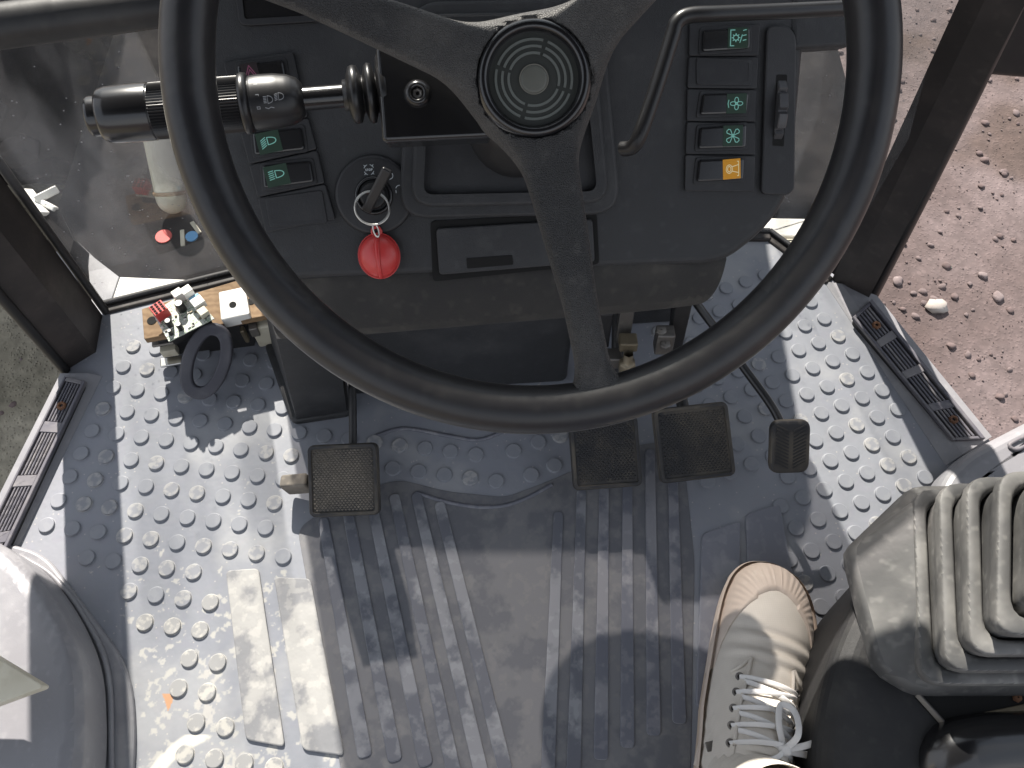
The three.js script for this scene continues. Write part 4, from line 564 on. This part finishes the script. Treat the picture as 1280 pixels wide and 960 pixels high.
{ const t = thing('circuit_board', 'bare circuit board with red connector lying on the control unit', 'circuit board');
  const H = 0.094, Q = [[-0.484,-0.6167],[-0.4413,-0.6543],[-0.3986,-0.6078],[-0.4528,-0.5717]]; // board corners
  const b = (u, v) => { const a = [mix(Q[0][0], Q[1][0], u), mix(Q[0][1], Q[1][1], u)], c = [mix(Q[3][0], Q[2][0], u), mix(Q[3][1], Q[2][1], u)]; return [mix(a[0], c[0], v), mix(a[1], c[1], v)]; };
  const ry = -Math.atan2(Q[1][1] - Q[0][1], Q[1][0] - Q[0][0]);
  mesh('board', flat(plate(poly(gp(Q)), H - 0.0018, H, 0.0002, 1)), M.pcb, t);
  mesh('case_edge', flat(plate(poly(gp(inset(Q, 0.004))), H - 0.02, H - 0.0018, 0.001, 1)), M.black, t);
  const box = (n, u, v, w, h, d, m) => { const p = b(u, v); const o = mesh(n, rbox(w, h, d, 0.0008), m, t); o.position.set(p[0], H + h / 2, p[1]); o.rotation.y = ry; return o; };
  const can = (u, v, r, h) => { const p = b(u, v), o = mesh('capacitor', lathe([[0.0001, h], [r * 0.8, h], [r, h - 0.0008], [r, 0]], 18), M.black, t); o.position.set(p[0], H, p[1]); mesh('cap_top', new THREE.CylinderGeometry(r * 0.82, r * 0.82, 0.0006, 18).translate(0, h + 0.0003, 0), M.chrome, o); };
  const rc = box('connector', 0.18, 0.20, 0.0185, 0.016, 0.0185, M.redPlastic);
  for (let i = 0; i < 3; i++) for (let j = 0; j < 4; j++) mesh('socket', rbox(0.0036, 0.001, 0.0030, 0.0003, 1).translate((i - 1) * 0.0057, 0.0082, (j - 1.5) * 0.0043), M.gap, rc);
  frameRing; box('relay', 0.72, 0.10, 0.013, 0.016, 0.012, M.whitePlastic); box('relay', 0.92, 0.16, 0.014, 0.016, 0.012, M.whitePlastic); box('jumper', 0.97, 0.30, 0.014, 0.006, 0.004, M.bluePlastic); box('relay', 0.95, 0.52, 0.016, 0.012, 0.014, M.whitePlastic); box('relay', 0.90, 0.78, 0.012, 0.009, 0.012, M.creamPaint);
  can(0.60, 0.38, 0.0058, 0.016); can(0.20, 0.62, 0.0042, 0.013); can(0.34, 0.84, 0.0038, 0.012); can(0.12, 0.84, 0.0028, 0.009);
  for (let k = 0; k < 26; k++) { const u = rr(0.05, 0.95), v = rr(0.36, 0.96); box('chip', u, v, rr(0.0018, 0.005), rr(0.001, 0.0026), rr(0.0015, 0.004), [M.steel, M.black, M.whitePlastic, M.brass][Math.floor(rnd() * 4)]); }
  for (let k = 0; k < 6; k++) box('edge_pad', 0.03, 0.12 + k * 0.14, 0.004, 0.0004, 0.004, M.chrome);
}
{ const pts = []; for (let k = 0; k < 60; k++) { const a = k / 60 * 2 * Math.PI; pts.push([0.0235 * Math.sign(Math.cos(a)) * Math.pow(Math.abs(Math.cos(a)), 0.85), 0.0420 * Math.sin(a)]); }
  const s = poly(pts), hole = poly(pts.map(p => [p[0] * 0.64, p[1] * 0.78])); s.holes.push(hole);
  const g = new THREE.ExtrudeGeometry(s, { depth: 0.006, bevelEnabled: true, bevelSize: 0.0025, bevelThickness: 0.0025, bevelSegments: 3 });
  const c = VA([-0.4146,0.0521,-0.5663]), z = V(0.16, 0.80, 0.57).normalize(), x = V(0.97, 0.0, 0.1).addScaledVector(z, -V(0.97, 0, 0.1).dot(z)).normalize(), y = z.clone().cross(x), rot = -0.26;
  const x2 = x.clone().multiplyScalar(Math.cos(rot)).addScaledVector(y, Math.sin(rot)), y2 = z.clone().cross(x2);
  const o = mesh('rubber_gasket', g, M.gasket); new THREE.Matrix4().makeBasis(x2, y2, z).setPosition(c).decompose(o.position, o.quaternion, o.scale); o.scale.setScalar(1.2); tag(o, 'oval grey rubber gasket leaning against the control unit', 'gasket'); }

// ================================================================ side mouldings, lever console
{ const t = thing('wheel_arch_cover', 'grey plastic wheel arch moulding beside the muddy heel plates', 'moulding');
  const base = [[-0.80, -0.27], ...[[-0.6232,-0.3115],[-0.5711,-0.2827],[-0.5186,-0.2302],[-0.4761,-0.1671],[-0.4487,-0.0645]].map(p => p), [-0.452, 0.45], [-0.80, 0.45]];
  const top = inset(base, 0.02);
  mesh('flange', flat(plate(poly(gp([[-0.80, -0.295], ...[[-0.6457,-0.3261],[-0.5906,-0.3115],[-0.5211,-0.2409],[-0.4511,-0.1708],[-0.4242,-0.0645]], [-0.435, 0.46], [-0.80, 0.46]]), [0, 0.02, 0.05, 0.05, 0.05, 0.05, 0, 0]), -0.002, 0.009, 0.004, 3)), M.trim, t);
  mesh('shell', toCreasedNormals(flat(plate(poly(gp(base), [0, 0.02, 0.05, 0.05, 0.045, 0.05, 0, 0]), 0.006, 0.095, 0.020, 6, 12)), 0.6), M.trim, t);
  mesh('edge_bead', tube([[-0.6201,-0.3073],[-0.5706,-0.2807],[-0.5195,-0.2302],[-0.4768,-0.1662],[-0.4493,-0.0628]].map(p => [p[0], 0.012, p[1]]), 0.0035, 40, 8), M.trim, t); }
{ const g = new THREE.ExtrudeGeometry(poly([[0, -0.02], [0.064, 0.006], [0.0, 0.038], [-0.14, 0.05], [-0.14, -0.045]], [0, 0.003, 0, 0, 0]), { depth: 0.014, bevelEnabled: true, bevelSize: 0.0015, bevelThickness: 0.0015, bevelSegments: 2 });
  const o = mesh('seat_bracket', g.rotateX(-Math.PI / 2), M.creamPaint); o.position.set(...[-0.5331,0.155,-0.1247]); o.rotation.set(0.1, -0.02, -0.05); tag(o, 'cream painted pointed metal bracket over the wheel arch moulding', 'bracket');
  mesh('support', rbox(0.05, 0.155, 0.04, 0.004).translate(-0.07, -0.075, 0.01), M.tank, o); }
{ const t = thing('side_trim', 'grey plastic corner trim at the end of the vent strip behind the bellows', 'moulding');
  mesh('body', flat(plate(poly(gp([[0.5503,-0.4041],[0.5818,-0.4309],[0.7468,-0.5117],[0.7911,-0.3586],[0.6339,-0.2378],[0.5172,-0.3586]]), [0.01, 0.02, 0.01, 0, 0, 0.02]), -0.002, 0.055, 0.018, 5)), M.trim, t);
  mesh('slot', tube([[0.6398,0.056,-0.44], [0.667,0.056,-0.4524], [0.6774,0.056,-0.449], [0.6482,0.056,-0.4333]], 0.003, 24, 6, true), M.grille, t); }
{ const t = thing('lever_console', 'black plastic lever console beside the canvas boot', 'console');
  const up = (q, h) => q.map(p => [p[0], h, p[1]]);
  mesh('body', flat(plate(poly(gp([...[[0.2822,-0.0203],[0.2983,-0.0978],[0.3299,-0.1684],[0.3644,-0.22],[0.4368,-0.2872],[0.584,-0.3129]], [0.62, -0.24], [0.62, 0.2], [0.30, 0.2]]), [0.01, 0.04, 0.05, 0.03, 0.02, 0.02, 0, 0, 0]), 0.0, 0.17, 0.022, 6, 12)), M.console, t);
  const y = 0.172; const q = [[0.3992,-0.1201],[0.4193,-0.0922],[0.4338,-0.0878],[0.5155,-0.1024],[0.5247,-0.1337]];
  mesh('opening', flat(plate(poly(gp(q), 0.002), 0.1695, y, 0.0004, 1)), M.gap, t);
  const strip = (a, b, w, m) => { const A = V(a[0], y + 0.001, a[1]), B = V(b[0], y + 0.001, b[1]), l = A.distanceTo(B); mesh('slot_frame', along(rbox(w, l, 0.006, 0.001).translate(0, l / 2, 0), A, B), m, t); };
  strip(q[0], q[1], 0.003, M.steel); strip(q[1], q[2], 0.004, M.steel); strip(q[2], q[3], 0.006, M.brass);
  const q2 = [[0.4292,-0.0943],[0.5181,-0.1112]]; strip(q2[0], q2[1], 0.003, M.brass);
  mesh('armrest_roll', tube([[0.4089,0.14,-0.0207], [0.4197,0.165,-0.0614], [0.4491,0.172,-0.0721], [0.5075,0.172,-0.075], [0.601,0.172,-0.0785]], 0.030, 40, 16), M.blackGloss, t);
  const sc = mesh('rust_screw', lathe([[0.001, 0.003], [0.004, 0.003], [0.005, 0]], 6), M.rust, t); sc.position.set(...[0.4965,0.173,-0.117]); }
{ // ribbed rubber lever boot: stacked rounded frames that shrink as they rise
  const TL = [[0.4265,-0.3239]][0], sections = [];
  const ringAt = (tl, bl, h, wd, cut, ins) => { const L = Math.min(tl[0], bl[0]); let q = [[tl[0], tl[1]], [bl[0], bl[1]], [bl[0] + wd, bl[1]], [tl[0] + wd, tl[1]]]; if (ins) q = inset(q, ins); return { q, h, cut }; };
  const R = [
    [ringAt([0.4275,-0.3023], [0.3941,-0.1177], 0.172, 0.34, 0.03, 0)],
  ];
  const tls = [[0.4212,-0.3192],[0.4489,-0.3255],[0.4796,-0.3328],[0.5154,-0.3392],[0.5555,-0.3447]], steps = 5;
  const A = [[0.4171,-0.3173], [0.4294,-0.312], [0.4417,-0.307], [0.4564,-0.3008], [0.4723,-0.2942], [0.4875,-0.2864]];
  const B = [[0.3813,-0.1214], [0.392,-0.1281], [0.402,-0.137], [0.4127,-0.1483], [0.4293,-0.1614], [0.4467,-0.1759]];
  const wid = [0.300, 0.272, 0.244, 0.214, 0.182, 0.150], hs = [0.215, 0.245, 0.275, 0.305, 0.335, 0.365];
  const base = [[0.4353,-0.3333],[0.3519,-0.2637],[0.3588,-0.1414],[0.3943,-0.1184]];
  const rings = [];
  const N = 96;
  const sample = (q, r, h) => { const p = poly(q, r).getSpacedPoints(N).slice(0, N); let s = 0, best = 1e9; p.forEach((a, i) => { const d = a.x + a.y; if (d < best) { best = d; s = i; } }); return p.map((_, i) => { const a = p[(i + s) % N]; return [a.x, h, a.y]; }); };
  const quad = (k, d) => inset([A[k], B[k], [B[k][0] + wid[k], B[k][1]], [A[k][0] + wid[k], A[k][1]]], d);
  const boot = thing('lever_boot', 'black ribbed rubber lever boot on the console', 'lever boot');
  const skirtQ = [base[0], base[1], base[2], base[3], [base[3][0] + 0.33, base[3][1]], [base[0][0] + 0.33, base[0][1]]];
  const skirtUp = inset(skirtQ, 0.012);
  { const s = [sample(skirtQ, 0.012, 0.168), sample(skirtQ, 0.014, 0.186), sample(inset(skirtQ, 0.004), 0.014, 0.194), sample(inset(quad(0, 0.004), 0), 0.02, 0.222)];
    mesh('skirt', grid(N, s.length - 1, (u, v) => s[Math.round(v * (s.length - 1))][Math.round(u * N) % N], true), M.boot, boot); }
  for (let k = 0; k < 6; k++) { const h = hs[k], nx = Math.min(5, k + 1);
    const prof = [[0.006, -0.046], [0.005, -0.020], [0.003, -0.010], [0.0008, -0.003], [0.0008, 0.0055], [0.0022, 0.0088], [0.0100, 0.0096], [0.0132, 0.007], [0.0150, 0.0], [0.0165, -0.010], [0.030, -0.013]];
    const s = prof.map(([d, y]) => sample(quad(k, d), 0.022, h + y));
    mesh('rib', grid(N, s.length - 1, (u, v) => s[Math.round(v * (s.length - 1))][Math.round(u * N) % N], true), M.boot, boot); }
  { const s = [sample(quad(5, 0.012), 0.02, 0.385), sample(quad(5, 0.04), 0.02, 0.40), sample(quad(5, 0.055), 0.015, 0.43), sample(quad(5, 0.065), 0.008, 0.432)]; mesh('collar', grid(N, 3, (u, v) => s[Math.round(v * 3)][Math.round(u * N) % N], true), M.boot, boot);
    const c = avg(quad(5, 0.05)); mesh('lever_shaft', new THREE.CylinderGeometry(0.011, 0.013, 0.30, 20).translate(c[0], 0.52, c[1]), M.rod, boot); mesh('lever_knob', lathe([[0.001, 0], [0.014, 0.002], [0.024, 0.02], [0.024, 0.045], [0.014, 0.062], [0.001, 0.065]], 28).translate(c[0], 0.66, c[1]), M.rod, boot); }
}

// ================================================================ the driver's foot
{ const person = thing('person', 'person wearing a beige canvas boot with white laces, foot on the mat', 'person');
  const toe = [0.3171,0.01,-0.2901], dirx = -0.285, dirz = 0.9585; // heel lies this way
  const SC = 1.17, P = (s, w, y) => [toe[0] + SC * (dirx * s + dirz * w), SC * y, toe[2] + SC * (dirz * s - dirx * w)]; // w > 0 to the outer side
  const cr = (xs, ys, x) => { let i = 0; while (i < xs.length - 2 && x > xs[i + 1]) i++; const t = clamp((x - xs[i]) / (xs[i + 1] - xs[i])), g = k => (ys[Math.min(ys.length - 1, k + 1)] - ys[Math.max(0, k - 1)]) / (xs[Math.min(xs.length - 1, k + 1)] - xs[Math.max(0, k - 1)]), d = xs[i + 1] - xs[i], t2 = t * t, t3 = t2 * t; return (2 * t3 - 3 * t2 + 1) * ys[i] + (t3 - 2 * t2 + t) * d * g(i) + (3 * t2 - 2 * t3) * ys[i + 1] + (t3 - t2) * d * g(i + 1); };
  const L = 0.29, sx = [0, 0.004, 0.012, 0.028, 0.055, 0.09, 0.13, 0.18, 0.23, 0.265, 0.282, 0.29], wx = [0.001, 0.019, 0.033, 0.045, 0.0525, 0.054, 0.0505, 0.043, 0.0385, 0.036, 0.026, 0.001];
  const W = s => Math.max(0.0005, 0.86 * cr(sx, wx, clamp(s, 0, L)));
  const off = s => 0.006 * Math.sin(Math.PI * clamp(s / 0.16)) - 0.006 * clamp((s - 0.02) / 0.1) * 0; // inner bulge of the ball
  const tx = [0, 0.006, 0.02, 0.05, 0.085, 0.115, 0.145, 0.175, 0.2, 0.22, 0.29], ty = [0.028, 0.044, 0.056, 0.065, 0.073, 0.083, 0.098, 0.117, 0.135, 0.145, 0.145];
  const T = s => cr(tx, ty, s);
  const crease = (s, w) => { const a = w * 6, f = (c, d, k) => k * Math.exp(-(((s - c - 0.05 * w - 0.9 * w * w) / d) ** 2)); return -f(0.082, 0.004, 0.0035) - f(0.098, 0.005, 0.0045) - f(0.113, 0.004, 0.003) + f(0.090, 0.006, 0.003) + f(0.105, 0.005, 0.0026) + 0.0016 * (fbm((s * 9 + 1) % 1, (w * 9 + 2) % 1, 4, 3, 77) - 0.5); };
  const Hs = (s, w) => { const k = Math.pow(Math.max(0, 1 - Math.pow(Math.abs(w) / W(s), 2.3)), 0.5); return 0.022 + (T(s) - 0.022) * k + crease(s, w) * k; };
  const boot = sub('boot', person);
  mesh('upper', grid(60, 110, (u, v) => { const s = 0.003 + (L - 0.006) * v, om = Math.sin((u - 0.5) * Math.PI), w = om * W(s) * 0.985; return P(s, w + off(s), Math.abs(om) > 0.999 ? 0.015 : Hs(s, w)); }), M.canvas, boot);
  const solePts = []; for (let k = 0; k <= 60; k++) { const s = L * (0.5 - 0.5 * Math.cos(k / 60 * Math.PI)); solePts.push([s, W(s) + 0.003]); } const loop = [...solePts.map(([s, w]) => [s, w]), ...solePts.slice(1, -1).reverse().map(([s, w]) => [s, -w])];
  const ground2 = loop.map(([s, w]) => { const p = P(s, w + off(s), 0); return [p[0], p[2]]; });
  mesh('sole', flat(plate(poly(gp(ground2)), 0.0045, 0.026, 0.004, 3)), M.gumSole, boot);
  // ribbed rubber cap round the toe
  const cap = grid(220, 14, (u, v) => { const ph = (u - 0.5) * 2, side = Math.sign(ph) || 1, a = Math.abs(ph), s0 = 0.125 * Math.pow(a, 1.75), w0 = W(s0) + 0.0035; // along the edge
    const depth = mix(0.040, 0.006, sstep(0.15, 1, a)), d = depth * Math.pow(v, 1.1); // inwards
    const ts = 0.072, tw = 0, ex = s0, ew = side * w0 * (a < 1e-6 ? 0 : 1); const dl = Math.hypot(ts - ex, tw - ew); const s = Math.max(0.0005, ex - (a < 0.4 ? 0.003 : 0) + (ts - ex) / dl * d), w = ew + (tw - ew) / dl * d;
    const y0 = 0.012, hh = Math.abs(w) < W(Math.max(s, 0.001)) ? Hs(Math.max(s, 0.001), w) : 0.022; const ribs = 0.0005 * Math.sin(u * 220 * 0.9) * Math.sin(Math.PI * clamp(v * 1.1)) * (v > 0.1 ? 1 : 0);
    const y = v < 0.08 ? mix(y0, 0.028, v / 0.08) : Math.max(hh + 0.0028, 0.028) + ribs - (v > 0.96 ? 0.0028 : 0); return P(s, w + off(s), y); });
  mesh('toe_cap', cap, M.gum, boot);
  const band = (y0, y1, o, m, n) => mesh(n, grid(160, 4, (u, v) => { const k = u * loop.length, i = Math.floor(k) % loop.length, j = (i + 1) % loop.length, f = k - Math.floor(k); const s = mix(loop[i][0], loop[j][0], f), w = mix(loop[i][1], loop[j][1], f); const e = o * Math.sin(v * Math.PI); const cx = L / 2, sc = 1 + e / 0.05; return P((s - cx) * (1 + e / cx) + cx, w * sc + off(s), mix(y0, y1, v)); }, true), m, boot);
  band(0.020, 0.034, 0.0018, M.gum, 'foxing_band');
  // shaft and tongue
  mesh('shaft', grid(48, 20, (u, v) => { const a = u * 2 * Math.PI, y = mix(0.075, 0.205, v), c = 0.238 + 0.02 * v, rx = mix(0.050, 0.045, sstep(0, 0.7, v)), rz = mix(0.041, 0.040, v); const wr = 0.0012 * Math.sin(y * 300 + 2 * Math.cos(a)); return P(c + (rx + wr) * Math.cos(a), (rz + wr) * Math.sin(a), y); }, true), M.canvas, boot);
  mesh('tongue', grid(14, 20, (u, v) => { const s = mix(0.130, 0.2, v), w = (u - 0.5) * 0.036; return P(s, w + off(s), Hs(s, w) + 0.0022 - 0.003 * (v < 0.05 ? 1 : 0)); }), M.canvas, boot);
  for (const sd of [-1, 1]) { // eyelet facings: raised flap edges
    const edge = []; for (let k = 0; k <= 16; k++) { const v = k / 16, s = 0.112 + 0.085 * v, w = sd * (0.020 + 0.004 * v) ; edge.push(P(s, w + off(s), Hs(s, w) + 0.002)); } edge.unshift(P(0.128, sd * 0.033 + off(0.127), Hs(0.128, sd * 0.033) + 0.001), P(0.122, sd * 0.027 + off(0.122), Hs(0.122, sd * 0.027) + 0.002));
    mesh('facing_edge', tube(edge, 0.0022, 50, 6), M.canvas, boot);
    mesh('facing', grid(8, 24, (u, v) => { const s = 0.124 + 0.088 * v, w = sd * (0.0205 + 0.004 * v + 0.016 * u * (v < 0.12 ? v / 0.12 : 1)); return P(s, w + off(s), Hs(s, w) + 0.0022 - 0.0018 * u); }), M.canvas, boot); }
  const eye = k => 0.133 + k * 0.0155, ep = (k, sd) => { const s = eye(k), w = sd * 0.0265; return P(s, w + off(s), Hs(s, w) + 0.003); };
  const tor = new THREE.TorusGeometry(0.0035, 0.0013, 8, 18).rotateX(Math.PI / 2);
  for (let k = 0; k < 5; k++) for (const sd of [-1, 1]) { const e = mesh('eyelet', tor.clone(), M.steel, boot); e.position.set(...ep(k, sd)); e.rotation.z = -sd * 0.35; e.rotation.x = 0.35; const h = mesh('eyelet_hole', new THREE.CylinderGeometry(0.003, 0.003, 0.0006, 14), M.gap, boot); h.position.set(...ep(k, sd)); h.rotation.z = -sd * 0.35; h.rotation.x = 0.35; }
  const ribbon = (pts, w = 0.0027, h = 0.0008) => { // flat cotton lace along a path
    const c = new THREE.CatmullRomCurve3(pts.map(VA)), n = 30, pos = []; const g = grid(10, n, (u, v) => { const p = c.getPoint(v), t = c.getTangent(v), up = V(0, 1, 0.25).addScaledVector(t, -V(0, 1, 0.25).dot(t)).normalize(), sd = t.clone().cross(up), a = u * 2 * Math.PI, q = p.addScaledVector(sd, w * Math.cos(a)).addScaledVector(up, h * Math.sin(a)); return [q.x, q.y, q.z]; }, true); return g; };
  const mid = (a, b, t, lift) => { const s = mix(a[0], b[0], t), w = mix(a[1], b[1], t); return P(s, w + off(s), Hs(s, w) + lift); };
  const lace = (a, b, lift, endLift = 0.003) => mesh('lace', ribbon([mid(a, b, 0, endLift), mid(a, b, 0.12, lift), mid(a, b, 0.35, lift + 0.001), mid(a, b, 0.65, lift + 0.001), mid(a, b, 0.88, lift), mid(a, b, 1, endLift)]), M.lace, boot);
  lace([eye(0), -0.0265], [eye(0) + 0.002, 0.0265], 0.0052);
  for (let k = 1; k < 5; k++) { lace([eye(k), -0.0265], [eye(k - 1) + 0.006, 0.0265], 0.0062); lace([eye(k - 1) + 0.004, -0.0225], [eye(k), 0.0265], 0.0045); }
  const kn = P(0.192, 0.012, 0.130);
  mesh('lace_bow', ribbon([kn, P(0.178, 0.020, 0.136), P(0.156, 0.017, 0.122), P(0.154, 0.008, 0.118), P(0.169, 0.006, 0.124), kn], 0.0034, 0.0009), M.lace, boot);
  mesh('lace_bow', ribbon([kn, P(0.180, 0.034, 0.128), P(0.166, 0.050, 0.106), P(0.156, 0.057, 0.095), P(0.166, 0.058, 0.094), P(0.184, 0.046, 0.112), kn], 0.0034, 0.0009), M.lace, boot);
  mesh('lace_knot', rbox(0.013, 0.009, 0.011, 0.004, 3).translate(...kn), M.lace, boot);
  mesh('lace_end', ribbon([kn, P(0.200, 0.005, 0.140), P(0.21, -0.01, 0.148), P(0.214, -0.018, 0.15)]), M.lace, boot);
  for (let k = 0; k < 9; k++) { const s0 = 0.112, w0 = 0.0515; mesh('frayed_thread', tube([P(s0 + rr(-0.004, 0.004), w0, 0.05 + rr(-0.004, 0.004)), P(s0 + rr(-0.002, 0.006), w0 + 0.006, 0.052 + rr(0, 0.004)), P(s0 + rr(-0.004, 0.012), w0 + rr(0.009, 0.014), 0.05 + rr(-0.004, 0.006))], 0.0006, 8, 4), M.lace, boot); }
  const hk = P(0.196, -0.034, Hs(0.196, -0.034) + 0.004); mesh('lace_hook', rbox(0.012, 0.003, 0.010, 0.001).rotateY(0.2).translate(...hk), M.steel, boot);
  mesh('sock', grid(32, 6, (u, v) => { const a = u * 2 * Math.PI, y = mix(0.14, 0.25, v), s = 0.246 + 0.06 * v; return P(s + 0.036 * Math.cos(a), 0.034 * Math.sin(a), y); }, true), M.creamPaint, person);
  mesh('trouser_leg', grid(40, 24, (u, v) => { const a = u * 2 * Math.PI, y = mix(0.22, 0.52, v), r = mix(0.056, 0.075, v) + 0.002 * Math.sin(5 * a + 20 * v); const s = 0.285 + 0.30 * v; return P(s + r * Math.cos(a), r * 0.9 * Math.sin(a), y); }, true), M.denim, person);
}
renderer.render(scene, camera);
